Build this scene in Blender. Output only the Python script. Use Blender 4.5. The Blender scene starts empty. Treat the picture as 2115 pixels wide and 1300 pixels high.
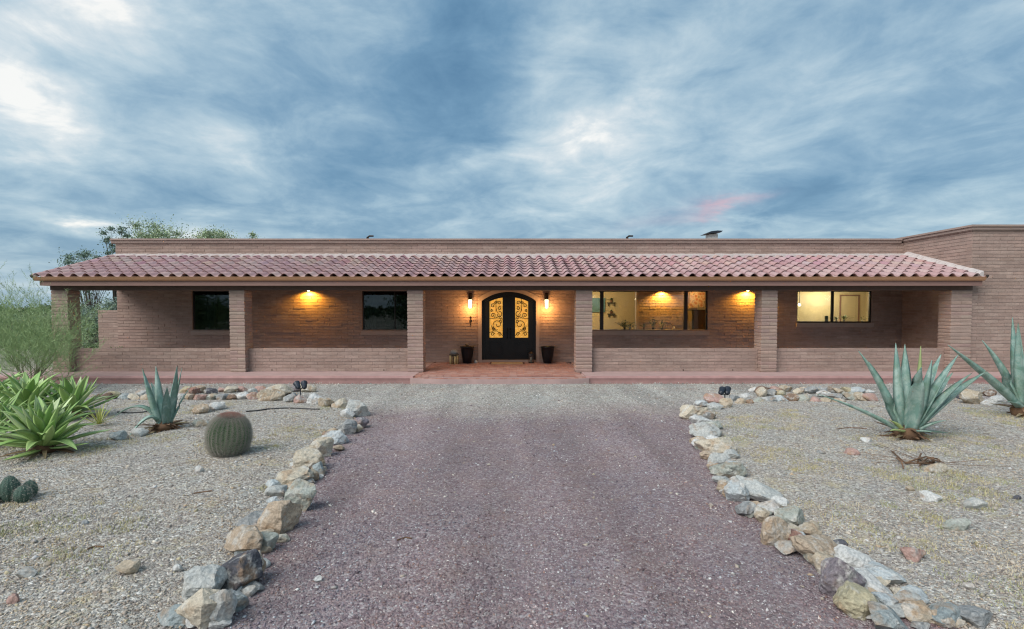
import bpy, bmesh, math, random
import numpy as np
from mathutils import Vector, Matrix, noise

R = math.radians
sc = bpy.context.scene
COL = sc.collection
random.seed(7)
rng = np.random.default_rng(7)

# ------------------------------------------------------------------ camera
F, CX, HY, PITCH, EYE = 1100.0, 1057.5, 636.0, R(2.0), 2.065
CY = HY + F * math.tan(PITCH)
cam_d = bpy.data.cameras.new('camera')
cam = bpy.data.objects.new('camera', cam_d)
COL.objects.link(cam)
cam.location = (0, 0, EYE)
cam.rotation_euler = (R(90) - PITCH, 0, 0)
cam_d.sensor_width = 36.0
cam_d.lens = 36.0 * F / 2115.0
cam_d.shift_y = (CY - 650.0) / 2115.0
cam_d.clip_start = 0.1
cam_d.clip_end = 6000
sc.camera = cam


def ray(px, py):
    x = (px - CX) / F
    v = -(py - CY) / F
    return Vector((x, math.cos(PITCH) + v * math.sin(PITCH), -math.sin(PITCH) + v * math.cos(PITCH)))


def gp(px, py, z=0.0):
    d = ray(px, py)
    t = (z - EYE) / d.z
    return Vector((d.x * t, d.y * t, z))


def wp(px, py, Y):
    d = ray(px, py)
    t = Y / d.y
    return Vector((d.x * t, Y, EYE + d.z * t))


# ------------------------------------------------------------------ node helpers
class NT:
    def __init__(s, tree):
        s.t = tree; s.n = tree.nodes; s.l = tree.links

    def new(s, typ, **kw):
        n = s.n.new(typ)
        for k, v in kw.items():
            setattr(n, k, v)
        return n

    def put(s, sock, v):
        if hasattr(v, 'is_output') or hasattr(v, 'links'):
            s.l.new(v, sock)
        else:
            sock.default_value = v

    def m(s, op, a, b=None, c=None, clamp=False):
        n = s.new('ShaderNodeMath', operation=op, use_clamp=clamp)
        s.put(n.inputs[0], a)
        if b is not None: s.put(n.inputs[1], b)
        if c is not None: s.put(n.inputs[2], c)
        return n.outputs[0]

    def mix(s, fac, a, b, blend='MIX'):
        n = s.new('ShaderNodeMix', data_type='RGBA', blend_type=blend)
        s.put(n.inputs[0], fac)
        s.put(n.inputs[6], a if not isinstance(a, tuple) else (*a[:3], 1))
        s.put(n.inputs[7], b if not isinstance(b, tuple) else (*b[:3], 1))
        return n.outputs[2]

    def ramp(s, fac, stops, interp='LINEAR'):
        n = s.new('ShaderNodeValToRGB')
        n.color_ramp.interpolation = interp
        e = n.color_ramp.elements
        e[0].position = stops[0][0]; e[0].color = (*stops[0][1][:3], 1)
        e[1].position = stops[-1][0]; e[1].color = (*stops[-1][1][:3], 1)
        for p, c in stops[1:-1]:
            k = e.new(p); k.color = (*c[:3], 1)
        s.put(n.inputs[0], fac)
        return n.outputs[0]

    def fr(s, fac, a, b, lo=0.0, hi=1.0):
        n = s.new('ShaderNodeMapRange', clamp=True)
        s.put(n.inputs[0], fac)
        for i, v in enumerate((a, b, lo, hi)): n.inputs[i + 1].default_value = v
        return n.outputs[0]

    def noise(s, vec, scale, detail=4.0, rough=0.55, dist=0.0, w=None):
        n = s.new('ShaderNodeTexNoise')
        if w is not None:
            n.noise_dimensions = '4D'; s.put(n.inputs['W'], w)
        s.put(n.inputs['Vector'], vec)
        n.inputs['Scale'].default_value = scale
        n.inputs['Detail'].default_value = detail
        n.inputs['Roughness'].default_value = rough
        n.inputs['Distortion'].default_value = dist
        return n.outputs[0]

    def voro(s, vec, scale, feature='F1', out='Distance', rnd=1.0):
        n = s.new('ShaderNodeTexVoronoi', feature=feature)
        s.put(n.inputs['Vector'], vec)
        n.inputs['Scale'].default_value = scale
        n.inputs['Randomness'].default_value = rnd
        return n.outputs[out]

    def mapv(s, vec, scale=(1, 1, 1), rot=(0, 0, 0), loc=(0, 0, 0)):
        n = s.new('ShaderNodeMapping')
        s.put(n.inputs[0], vec)
        n.inputs['Scale'].default_value = scale
        n.inputs['Rotation'].default_value = rot
        n.inputs['Location'].default_value = loc
        return n.outputs[0]

    def bump(s, h, strength, dist, normal=None):
        n = s.new('ShaderNodeBump')
        n.inputs['Strength'].default_value = strength
        n.inputs['Distance'].default_value = dist
        s.put(n.inputs['Height'], h)
        if normal is not None: s.put(n.inputs['Normal'], normal)
        return n.outputs[0]


# ------------------------------------------------------------------ world
world = bpy.data.worlds.new('World')
sc.world = world
world.use_nodes = True
W = NT(world.node_tree)
W.n.clear()
tc = W.new('ShaderNodeTexCoord')
sep = W.new('ShaderNodeSeparateXYZ'); W.l.new(tc.outputs['Generated'], sep.inputs[0])
dx, dy, dz = sep.outputs
SUN_EL, SUN_AZ = R(44), R(226)      # azimuth clockwise from +Y
nish = W.new('ShaderNodeTexSky', sky_type='NISHITA')
nish.sun_disc = False
nish.sun_elevation = SUN_EL
nish.sun_rotation = SUN_AZ
nish.air_density = 1.4
nish.dust_density = 1.0
zc = W.m('ADD', W.m('MAXIMUM', dz, 0.0), 0.15)
px_, py_ = W.m('DIVIDE', dx, zc), W.m('DIVIDE', dy, zc)
cmb = W.new('ShaderNodeCombineXYZ')
W.put(cmb.inputs[0], px_); W.put(cmb.inputs[1], py_)
pl = cmb.outputs[0]
# parallel cloud streets running away towards a point right of centre
pr = W.mapv(pl, (1.0, 0.60, 1), (0, 0, R(14)))
n1 = W.noise(pr, 0.85, 9, 0.56, 0.3)
n2 = W.noise(W.mapv(pl, (1.0, 1.0, 1), (0, 0, R(24)), (4.3, 1.2, 0)), 2.4, 9, 0.60, 0.7)
n3 = W.noise(W.mapv(tc.outputs['Generated'], (1, 1, 2.1), (0, R(12), 0)), 7.5, 9, 0.60, 0.35)
ys = W.m('MAXIMUM', dy, 0.05)
u, v = W.m('DIVIDE', dx, ys), W.m('DIVIDE', dz, ys)
# wobble the picture of the big masses so their outlines stay ragged
wob = W.noise(pl, 1.6, 6, 0.6, 0.3)
u = W.m('ADD', u, W.m('MULTIPLY', W.m('SUBTRACT', wob, 0.5), 0.22))
wob2 = W.noise(W.mapv(pl, loc=(5, 3, 0)), 1.9, 6, 0.6, 0.3)
v = W.m('ADD', v, W.m('MULTIPLY', W.m('SUBTRACT', wob2, 0.5), 0.12))
front = W.fr(dy, 0.12, 0.4)


def blob(px, py, rx, ry, ang, amp):
    cu, cv = (px - CX) / F, (HY - py) / F
    rx, ry = rx / F, ry / F
    c, s_ = math.cos(R(ang)), math.sin(R(ang))
    a, b = W.m('SUBTRACT', u, cu), W.m('SUBTRACT', v, cv)
    e = W.m('DIVIDE', W.m('ADD', W.m('MULTIPLY', a, c), W.m('MULTIPLY', b, s_)), rx)
    g = W.m('DIVIDE', W.m('SUBTRACT', W.m('MULTIPLY', b, c), W.m('MULTIPLY', a, s_)), ry)
    q = W.m('ADD', W.m('MULTIPLY', e, e), W.m('MULTIPLY', g, g))
    return W.m('MULTIPLY', W.m('EXPONENT', W.m('MULTIPLY', q, -1.0)), amp)


BLOBS = [(30, 205, 120, 50, -18, .26), (60, 120, 260, 130, 0, .20), (160, 30, 260, 60, 10, .16), (560, 270, 150, 40, -12, .14),
         (950, 90, 120, 210, -14, -.24), (830, 230, 230, 100, -6, -.20), (680, 320, 230, 80, -16, -.20), (440, 150, 170, 70, 20, -.06),
         (360, 400, 330, 45, 0, -.10), (1030, 330, 150, 40, 20, .22), (1190, 290, 110, 50, 30, .2), (1130, 200, 80, 80, 40, .16), (1270, 110, 150, 110, 50, .12),
         (1300, 330, 260, 50, 25, .08), (170, 465, 120, 16, -12, .30), (330, 480, 260, 22, 0, .10),
         (1560, 470, 120, 18, 8, .16), (1950, 455, 260, 26, 4, .12), (1700, 390, 300, 50, 12, -.10), (1500, 60, 220, 90, 30, -.04),
         (1850, 190, 330, 50, 16, .07), (2000, 300, 220, 50, 14, .06), (1340, 420, 120, 40, 10, .02)]
acc = 0.0
for bl in BLOBS:
    acc = W.m('ADD', blob(*bl), acc)
acc = W.m('MULTIPLY', W.m('MULTIPLY', acc, 1.25), front)
B = W.m('ADD', W.m('MULTIPLY', W.m('SUBTRACT', n1, 0.5), 1.2), 0.50)
B = W.m('ADD', B, W.m('MULTIPLY', W.m('SUBTRACT', n2, 0.5), 0.85))
B = W.m('ADD', B, W.m('MULTIPLY', W.m('SUBTRACT', n3, 0.5), 0.80))
B = W.m('ADD', B, acc)
B = W.m('ADD', W.m('MULTIPLY', B, 0.90), 0.085)
cloud = W.ramp(B, [(0.00, (0.044, 0.099, 0.164)), (0.22, (0.069, 0.134, 0.202)), (0.40, (0.105, 0.172, 0.235)), (0.55, (0.151, 0.218, 0.271)), (0.72, (0.214, 0.273, 0.311)), (0.88, (0.303, 0.336, 0.353)), (1.00, (0.420, 0.420, 0.408))])
pink = W.m('MULTIPLY', W.m('ADD', blob(1490, 425, 70, 14, 20, .55), blob(1390, 440, 120, 24, 10, .14)), front, clamp=True)
cloud = W.mix(pink, cloud, (.33, .20, .225))
low = W.fr(dz, 0.0, 0.10, 0.35, 0.0)
cloud = W.mix(low, cloud, (.24, .30, .335))
skyc = W.mix(1.0, nish.outputs[0], (0.05, 0.05, 0.05), 'MULTIPLY')
final = W.mix(0.90, skyc, cloud)
bg = W.new('ShaderNodeBackground'); W.put(bg.inputs[0], final); bg.inputs[1].default_value = 1.0
wo = W.new('ShaderNodeOutputWorld'); W.l.new(bg.outputs[0], wo.inputs[0])

# ------------------------------------------------------------------ sun (overcast: weak, very soft)
sl = bpy.data.lights.new('sun', 'SUN')
sl.energy = 1.5
sl.angle = R(50)
sl.color = (1.0, 0.95, 0.90)
so = bpy.data.objects.new('sun', sl); COL.objects.link(so)
so.rotation_euler = (R(90) - SUN_EL, 0, -SUN_AZ + R(180))
sdir = Vector((math.sin(SUN_AZ) * math.cos(SUN_EL), math.cos(SUN_AZ) * math.cos(SUN_EL), math.sin(SUN_EL)))
so.rotation_euler = sdir.to_track_quat('Z', 'Y').to_euler()

vs = sc.view_settings
vs.view_transform = 'Standard'; vs.look = 'None'; vs.exposure = 1.25; vs.gamma = 1.0; vs.use_curve_mapping = False
sc.render.engine = 'CYCLES'
sc.cycles.max_bounces = 7
sc.cycles.transparent_max_bounces = 16
sc.cycles.sample_clamp_indirect = 6
sc.cycles.use_denoising = True
sc.cycles.filter_width = 1.2

# ------------------------------------------------------------------ materials
MATS = {}


def mat(name, color=(.5, .5, .5), rough=.8, metal=0., spec=.5, vary=0.0, vscale=6.0, bump=0.0, bscale=30., attr=False,
        emit=None, estr=0., extra=None, objrand=0.0, vscale3=None, coat=0.0):
    if name in MATS: return MATS[name]
    m = bpy.data.materials.new(name); m.use_nodes = True
    t = NT(m.node_tree)
    b = t.n['Principled BSDF']
    tcn = t.new('ShaderNodeTexCoord')
    vec = tcn.outputs['Object']
    c = t.new('ShaderNodeRGB').outputs[0]; c.default_value = (*color, 1)
    if attr:
        a = t.new('ShaderNodeAttribute'); a.attribute_name = 'Col'; c = a.outputs['Color']
    if objrand:
        oi = t.new('ShaderNodeObjectInfo')
        k = t.fr(oi.outputs['Random'], 0, 1, 1 - objrand, 1 + objrand)
        hs = t.new('ShaderNodeHueSaturation'); t.put(hs.inputs['Color'], c); t.put(hs.inputs['Value'], k); c = hs.outputs[0]
    if vary:
        v3 = t.mapv(vec, vscale3) if vscale3 else vec
        n = t.noise(v3, vscale, 6, .6)
        k = t.fr(n, .28, .72, 1 - vary, 1 + vary)
        hs = t.new('ShaderNodeHueSaturation'); t.put(hs.inputs['Color'], c); t.put(hs.inputs['Value'], k); c = hs.outputs[0]
    if extra: c = extra(t, vec, c, b)
    t.put(b.inputs['Base Color'], c)
    b.inputs['Roughness'].default_value = rough
    b.inputs['Metallic'].default_value = metal
    b.inputs['Specular IOR Level'].default_value = spec
    b.inputs['Coat Weight'].default_value = coat
    if emit:
        b.inputs['Emission Color'].default_value = (*emit, 1)
        b.inputs['Emission Strength'].default_value = estr
    if bump:
        t.put(b.inputs['Normal'], t.bump(t.noise(vec, bscale, 6, .65), bump, .02))
    MATS[name] = m
    return m


def block_extra(t, vec, c, b):
    # soft horizontal streaks and a rosy weathering that drifts over the wall
    geo = t.new('ShaderNodeNewGeometry').outputs['Position']
    n = t.noise(geo, .45, 4, .6)
    c = t.mix(t.m('MULTIPLY', t.fr(n, .45, .7), .35), c, (.44, .30, .265))
    wn = t.noise(t.mapv(geo, (1, 1, 1.6)), 1.3, 6, .65, .3)
    hw = t.new('ShaderNodeHueSaturation'); t.put(hw.inputs['Color'], c); t.put(hw.inputs['Value'], t.fr(wn, .3, .7, .84, 1.06)); c = hw.outputs[0]
    s_ = t.noise(t.mapv(geo, (2.0, 2.0, 22)), 1.6, 6, .7)
    hs = t.new('ShaderNodeHueSaturation'); t.put(hs.inputs['Color'], c); t.put(hs.inputs['Value'], t.fr(s_, .3, .7, .84, 1.14))
    return hs.outputs[0]


M_block = mat('slump_block', attr=True, rough=.93, spec=.2, bump=.55, bscale=38, vary=.10, vscale=9, extra=block_extra)
M_mortar = mat('mortar', (.335, .25, .215), rough=.95, vary=.12, vscale=12, bump=.4)
M_coping = mat('coping', (.33, .245, .21), rough=.9, vary=.14, vscale=5, bump=.4, vscale3=(.5, 1, 3))
M_plaster = mat('plaster', (.40, .31, .265), rough=.9, vary=.06, bump=.2)
M_soffit = mat('soffit_wood', (.10, .062, .048), rough=.8, vary=.15)
M_fascia = mat('fascia', (.26, .15, .125), rough=.7, vary=.12, vscale=3, vscale3=(.4, 1, 6), bump=.15)
M_gutter = mat('gutter_metal', (.40, .21, .11), rough=.42, spec=.6, vary=.14, vscale=2.2, vscale3=(.6, 1, 1))
M_tile = mat('clay_tile', attr=True, rough=.62, spec=.45, vary=.18, vscale=14, bump=.2, bscale=30)
M_flash = mat('mortar_bed', (.48, .43, .41), rough=.85, vary=.14, vscale=9, bump=.5)
M_slab = mat('painted_concrete', (.42, .29, .27), rough=.75, vary=.12, vscale=3.5, bump=.15)
M_slabf = mat('painted_concrete_edge', (.36, .205, .19), rough=.75, vary=.16, vscale=4, bump=.15)
M_paver = mat('paver', attr=True, rough=.85, vary=.12, bump=.3)
M_black = mat('black_iron', (.005, .006, .007), rough=.38, spec=.5, metal=.3, vary=.25, bump=.08, bscale=60)
M_frame = mat('bronze_frame', (.012, .010, .009), rough=.5)
M_potblk = mat('black_glaze', (.006, .008, .011), rough=.3, spec=.35)
M_dark = mat('dark_bronze', (.03, .02, .014), rough=.5, metal=.5)
M_stake = mat('navy_black_metal', (.012, .018, .03), rough=.45)
M_cream = mat('interior_cream', (.62, .52, .34), rough=.9, vary=.04, vscale=2)
M_warmw = mat('interior_wall_gold', (.60, .45, .24), rough=.9, vary=.05, vscale=2)
M_darkint = mat('dark_interior', (.03, .035, .035), rough=.9)
M_curtain = mat('curtain_cloth', (.10, .12, .12), rough=.95, vary=.3, vscale=7, vscale3=(4, 1, .2))
M_cab = mat('cabinet_wood', (.06, .045, .035), rough=.6)
M_teal = mat('teal_panel', (.10, .19, .18), rough=.6)
M_stone = None


def glass_mat(name, tint, refl, rough=.02):
    m = bpy.data.materials.new(name); m.use_nodes = True
    t = NT(m.node_tree); t.n.clear()
    tr = t.new('ShaderNodeBsdfTransparent'); tr.inputs[0].default_value = (*tint, 1)
    gl = t.new('ShaderNodeBsdfGlossy'); gl.inputs['Roughness'].default_value = rough
    gl.inputs[0].default_value = (.9, .95, 1, 1)
    fz = t.new('ShaderNodeFresnel'); fz.inputs[0].default_value = 1.5
    mx = t.new('ShaderNodeMixShader')
    t.put(mx.inputs[0], t.m('MULTIPLY', fz.outputs[0], refl, clamp=True))
    t.l.new(tr.outputs[0], mx.inputs[1]); t.l.new(gl.outputs[0], mx.inputs[2])
    o = t.new('ShaderNodeOutputMaterial'); t.l.new(mx.outputs[0], o.inputs[0])
    return m


M_glass = glass_mat('window_glass', (.93, .95, .93), 1.0)
M_tint = glass_mat('dark_window_glass', (.5, .58, .58), 1.1)


def rock_material():
    m = bpy.data.materials.new('field_stone'); m.use_nodes = True
    t = NT(m.node_tree); b = t.n['Principled BSDF']
    v = t.new('ShaderNodeTexCoord').outputs['Object']
    oi = t.new('ShaderNodeObjectInfo').outputs['Random']
    w = t.m('MULTIPLY', oi, 37.0)
    a = t.new('ShaderNodeAttribute'); a.attribute_name = 'Col'
    c = a.outputs['Color']
    big = t.noise(v, 5.0, 5, .6, .4, w=w)
    c = t.mix(t.m('MULTIPLY', t.fr(big, .52, .62), .6), c, (.38, .25, .15))         # rust and ochre patches
    pale = t.noise(v, 8.0, 6, .65, .2, w=t.m('ADD', w, 11.0))
    c = t.mix(t.m('MULTIPLY', t.fr(pale, .52, .62), .65), c, (.58, .57, .53))        # caliche crust
    fine = t.noise(v, 55.0, 5, .7, 0, w=w)
    hs = t.new('ShaderNodeHueSaturation'); t.put(hs.inputs['Color'], c)
    t.put(hs.inputs['Value'], t.fr(fine, .3, .7, .62, 1.25)); c = hs.outputs[0]
    t.put(b.inputs['Base Color'], c)
    b.inputs['Roughness'].default_value = .9
    b.inputs['Specular IOR Level'].default_value = .25
    h = t.m('ADD', t.noise(v, 14, 8, .7, .3, w=w), t.m('MULTIPLY', t.voro(v, 22), .4))
    t.put(b.inputs['Normal'], t.bump(h, 1.0, .035))
    return m


M_rock = rock_material()
M_pebble = mat('pebble', attr=True, rough=.9, spec=.25, vary=.15, vscale=60)


def ground_mat(name, kind):
    m = bpy.data.materials.new(name); m.use_nodes = True
    t = NT(m.node_tree); b = t.n['Principled BSDF']
    g = t.new('ShaderNodeNewGeometry').outputs['Position']
    s_ = t.new('ShaderNodeSeparateXYZ'); t.l.new(g, s_.inputs[0])
    vc = t.new('ShaderNodeTexVoronoi'); t.put(vc.inputs['Vector'], g); vc.inputs['Scale'].default_value = 46
    vc2 = t.new('ShaderNodeTexVoronoi'); t.put(vc2.inputs['Vector'], g); vc2.inputs['Scale'].default_value = 90
    sp = t.new('ShaderNodeSeparateColor'); t.l.new(vc.outputs['Color'], sp.inputs[0])
    sp2 = t.new('ShaderNodeSeparateColor'); t.l.new(vc2.outputs['Color'], sp2.inputs[0])
    r1, r2 = sp.outputs[0], sp2.outputs[1]
    purple = t.ramp(r1, [(0, (.17, .128, .14)), (.3, (.225, .168, .176)), (.6, (.265, .205, .21)), (.85, (.30, .26, .265)), (1, (.40, .36, .355))])
    grey = t.ramp(r1, [(0, (0.184, 0.178, 0.167)), (.3, (0.313, 0.302, 0.275)), (.65, (0.410, 0.400, 0.362)), (.9, (0.540, 0.529, 0.486)), (1, (0.713, 0.691, 0.648))])
    tan = t.ramp(r1, [(0, (0.171, 0.142, 0.125)), (.3, (0.308, 0.268, 0.228)), (.6, (0.376, 0.342, 0.308)), (.85, (0.490, 0.445, 0.376)), (1, (0.684, 0.638, 0.570))])
    big = t.noise(g, .7, 5, .6, .3)
    mid = t.noise(g, 3.0, 5, .65, .3)
    if kind == 'drive':
        yy = t.m('ADD', t.m('ADD', s_.outputs[1], t.m('MULTIPLY', t.m('SUBTRACT', big, .5), 3.0)), t.m('MULTIPLY', t.m('SUBTRACT', mid, .5), 2.2))
        ax = t.m('MULTIPLY', t.m('ABSOLUTE', t.m('ADD', s_.outputs[0], .4)), .12)
        c = t.mix(t.fr(t.m('SUBTRACT', yy, ax), 9.6, 11.4), purple, grey)
        k = t.m('SUBTRACT', 1.0, t.m('ABSOLUTE', t.m('MULTIPLY', t.m('SUBTRACT', yy, 10.6), .8)), clamp=True)
        c = t.mix(t.m('MULTIPLY', k, .45), c, tan)
        c = t.mix(t.m('MULTIPLY', t.fr(mid, .48, .66), .45), c, (.275, .20, .175))
        c = t.mix(t.m('MULTIPLY', t.fr(big, .5, .7), .28), c, (.24, .23, .24))
        wear = t.noise(t.mapv(g, (1.1, .16, 1)), 1.2, 4, .6)
        hw = t.new('ShaderNodeHueSaturation'); t.put(hw.inputs['Color'], c); t.put(hw.inputs['Value'], t.fr(wear, .35, .65, .82, 1.16)); c = hw.outputs[0]
    elif kind == 'bed':
        c = t.mix(t.fr(mid, .35, .65), tan, grey)
        yel = t.noise(g, 2.1, 6, .75, .5)
        c = t.mix(t.m('MULTIPLY', t.fr(yel, .56, .66), .55), c, (.50, .42, .23))
        c = t.mix(t.m('MULTIPLY', t.fr(big, .5, .7), .30), c, (.27, .235, .235))
    else:
        c = t.mix(t.fr(mid, .3, .7), (.30, .27, .22), (.42, .38, .32))
        gr = t.noise(g, .12, 6, .7, .5)
        c = t.mix(t.m('MULTIPLY', t.fr(gr, .42, .6), .7), c, (.10, .13, .07))
    hs = t.new('ShaderNodeHueSaturation'); t.put(hs.inputs['Color'], c)
    t.put(hs.inputs['Value'], t.fr(r2, 0, 1, .82, 1.13))
    t.put(b.inputs['Base Color'], hs.outputs[0])
    b.inputs['Roughness'].default_value = .95
    b.inputs['Specular IOR Level'].default_value = .2
    h = t.m('ADD', t.m('MULTIPLY', vc.outputs['Distance'], -1.0), t.m('MULTIPLY', vc2.outputs['Distance'], -.5))
    n1_ = t.bump(h, .8, .014)
    t.put(b.inputs['Normal'], t.bump(mid, .35, .05, n1_))
    return m


# ------------------------------------------------------------------ mesh helpers
def new_mesh(name, verts, faces, m=None, cols=None, smooth=False):
    me = bpy.data.meshes.new(name)
    me.from_pydata([tuple(v) for v in verts], [], faces)
    if cols is not None:
        ca = me.color_attributes.new('Col', 'FLOAT_COLOR', 'POINT')
        a = np.ones((len(verts), 4), dtype=np.float32); a[:, :3] = np.asarray(cols, dtype=np.float32)
        ca.data.foreach_set('color', a.ravel())
    if m: me.materials.append(m)
    if smooth: me.polygons.foreach_set('use_smooth', [True] * len(me.polygons))
    me.update()
    return me


def wloc(o):
    p = Vector((0, 0, 0))
    while o is not None:
        p += o.location; o = o.parent
    return p


def tag(o, label=None, cat=None, group=None, kind=None):
    if label: o['label'] = label
    if cat: o['category'] = cat
    if group: o['group'] = group
    if kind: o['kind'] = kind
    return o


def empty(name, loc, label=None, cat=None, group=None):
    o = bpy.data.objects.new(name, None); COL.objects.link(o)
    o.location = loc; o.empty_display_size = .1
    return tag(o, label, cat, group)


class MB:
    def __init__(s): s.v = []; s.f = []; s.c = []; s.col = (.5, .5, .5)

    def add(s, verts, faces, col=None):
        k = len(s.v)
        s.v += [tuple(p) for p in verts]
        s.f += [tuple(i + k for i in f) for f in faces]
        s.c += [col or s.col] * len(verts)

    def box(s, x0, x1, y0, y1, z0, z1, col=None):
        s.add([(x0, y0, z0), (x1, y0, z0), (x1, y1, z0), (x0, y1, z0), (x0, y0, z1), (x1, y0, z1), (x1, y1, z1), (x0, y1, z1)],
              [(0, 3, 2, 1), (4, 5, 6, 7), (0, 1, 5, 4), (1, 2, 6, 5), (2, 3, 7, 6), (3, 0, 4, 7)], col)

    def prism(s, pts, axis, a, b, col=None):
        """pts: closed 2D outline; extruded along axis ('x','y','z') from a to b."""
        n = len(pts)
        def mk(p, h):
            if axis == 'x': return (h, p[0], p[1])
            if axis == 'y': return (p[0], h, p[1])
            return (p[0], p[1], h)
        vs_ = [mk(p, a) for p in pts] + [mk(p, b) for p in pts]
        fs = [tuple(range(n)), tuple(range(2 * n - 1, n - 1, -1))]
        fs += [(i, (i + 1) % n, n + (i + 1) % n, n + i) for i in range(n)]
        s.add(vs_, fs, col)

    def tube(s, pts, rad, n=6, col=None, cap=True):
        pts = [Vector(p) for p in pts]
        k = len(pts)
        if not hasattr(rad, '__len__'): rad = [rad] * k
        ring = []
        up = Vector((0, 0, 1))
        for i, p in enumerate(pts):
            d = (pts[min(i + 1, k - 1)] - pts[max(i - 1, 0)])
            if d.length < 1e-9: d = Vector((0, 0, 1))
            d.normalize()
            a = d.cross(up)
            if a.length < .05: a = d.cross(Vector((0, 1, 0)))
            a.normalize(); b_ = d.cross(a)
            for j in range(n):
                t_ = 2 * math.pi * j / n
                ring.append(p + a * (math.cos(t_) * rad[i]) + b_ * (math.sin(t_) * rad[i]))
        fs = []
        for i in range(k - 1):
            for j in range(n):
                fs.append((i * n + j, i * n + (j + 1) % n, (i + 1) * n + (j + 1) % n, (i + 1) * n + j))
        if cap and n > 2:
            fs.append(tuple(range(n - 1, -1, -1))); fs.append(tuple((k - 1) * n + j for j in range(n)))
        s.add(ring, fs, col)

    def lathe(s, prof, c, n=24, col=None):
        """prof: list of (r, z); c centre."""
        vs_ = []
        for r, z in prof:
            for j in range(n):
                t_ = 2 * math.pi * j / n
                vs_.append((c[0] + r * math.cos(t_), c[1] + r * math.sin(t_), c[2] + z))
        fs = []
        for i in range(len(prof) - 1):
            for j in range(n):
                fs.append((i * n + j, i * n + (j + 1) % n, (i + 1) * n + (j + 1) % n, (i + 1) * n + j))
        fs.append(tuple(range(n - 1, -1, -1)))
        fs.append(tuple((len(prof) - 1) * n + j for j in range(n)))
        s.add(vs_, fs, col)

    def build(s, name, m, parent=None, smooth=False, kind=None, usecol=False):
        org = wloc(parent) if parent else Vector((0, 0, 0))
        vv = [(x - org.x, y - org.y, z - org.z) for x, y, z in s.v]
        me = new_mesh(name, vv, s.f, m, s.c if usecol else None, smooth)
        o = bpy.data.objects.new(name, me); COL.objects.link(o)
        if parent: o.parent = parent
        if kind: o['kind'] = kind
        return o

    def build_at(s, name, m, loc, smooth=False, usecol=False):
        """top-level mesh whose origin sits at loc; verts given in world space"""
        vv = [(x - loc[0], y - loc[1], z - loc[2]) for x, y, z in s.v]
        o = bpy.data.objects.new(name, new_mesh(name, vv, s.f, m, s.c if usecol else None, smooth))
        COL.objects.link(o); o.location = loc
        return o


def lerp(a, b, t): return a + (b - a) * t


# ================================================================== dimensions
YB = 18.33                 # rear wall of the porch
YC = 15.53                 # front faces of the columns
YW = 15.60                 # front of the wing
YL = 15.74                 # front of the low walls
ZS = 0.18                  # porch floor
XL, XR = -13.58, 13.42     # ends of the main front
COLT = 2.575               # column tops
TOP = 4.42                 # parapet
CRS = 0.1016

# ================================================================== ground
def seg_interp(pts, y):
    pts = sorted(pts, key=lambda p: p[1])
    if y <= pts[0][1]: return pts[0][0]
    for a, b in zip(pts, pts[1:]):
        if y <= b[1]:
            t_ = (y - a[1]) / max(b[1] - a[1], 1e-6); return lerp(a[0], b[0], t_)
    return pts[-1][0]


LB = [gp(*p)[:2] for p in [(300, 1400), (400, 1290), (475, 1200), (520, 1140), (575, 1060), (620, 1000), (655, 945), (700, 900), (736, 872), (735, 848), (690, 836)]]
RB = [gp(*p)[:2] for p in [(2240, 1390), (1960, 1290), (1850, 1240), (1765, 1185), (1690, 1120), (1610, 1060), (1535, 1010), (1500, 965), (1470, 915), (1443, 870), (1440, 850), (1470, 836)]]
YBED = 12.0


def in_left(x, y): return y < YBED and x < seg_interp(LB, y)
def in_right(x, y): return y < YBED and x > seg_interp(RB, y)


def hz(x, y):
    if in_left(x, y):
        d = min(seg_interp(LB, y) - x, YBED - y)
    elif in_right(x, y):
        d = min(x - seg_interp(RB, y), YBED - y)
    else:
        return .006 * noise.noise((x * .8, y * .8, 0))
    k = max(0, min(1, d / .6))
    return .012 + k * (.035 + .03 * noise.noise((x * .55, y * .55, 3)) + .012 * noise.noise((x * 2.5, y * 2.5, 9)))


M_gdrive, M_gbed, M_gfar = ground_mat('driveway_gravel_base', 'drive'), ground_mat('bed_gravel_base', 'bed'), ground_mat('desert_floor', 'far')
gb = MB(); gb.add([(-3000, -3000, -.03), (3000, -3000, -.03), (3000, 3000, -.03), (-3000, 3000, -.03)], [(0, 1, 2, 3)])
tag(gb.build('ground', M_gfar), kind='structure')


def grid(name, x0, x1, y0, y1, st, m, keep, zf):
    nx, ny = int((x1 - x0) / st) + 1, int((y1 - y0) / st) + 1
    vs_ = []; ok = []
    for j in range(ny):
        for i in range(nx):
            x, y = x0 + i * st, y0 + j * st
            vs_.append((x, y, zf(x, y))); ok.append(keep(x, y))
    fs = []
    for j in range(ny - 1):
        for i in range(nx - 1):
            q = (j * nx + i, j * nx + i + 1, (j + 1) * nx + i + 1, (j + 1) * nx + i)
            if any(ok[a] for a in q): fs.append(q)
    me = new_mesh(name, vs_, fs, m, smooth=True)
    o = bpy.data.objects.new(name, me); COL.objects.link(o)
    return tag(o, kind='structure')


grid('driveway', -26, 26, -8, 14.72, .4, M_gdrive, lambda x, y: True, lambda x, y: .006 * noise.noise((x * .8, y * .8, 0)))
grid('garden_bed', -26, 0, -2, 12.2, .14, M_gbed, in_left, lambda x, y: hz(x, y) if in_left(x, y) else -.02)
grid('garden_bed', 0, 26, -2, 12.2, .14, M_gbed, in_right, lambda x, y: hz(x, y) if in_right(x, y) else -.02)

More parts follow.
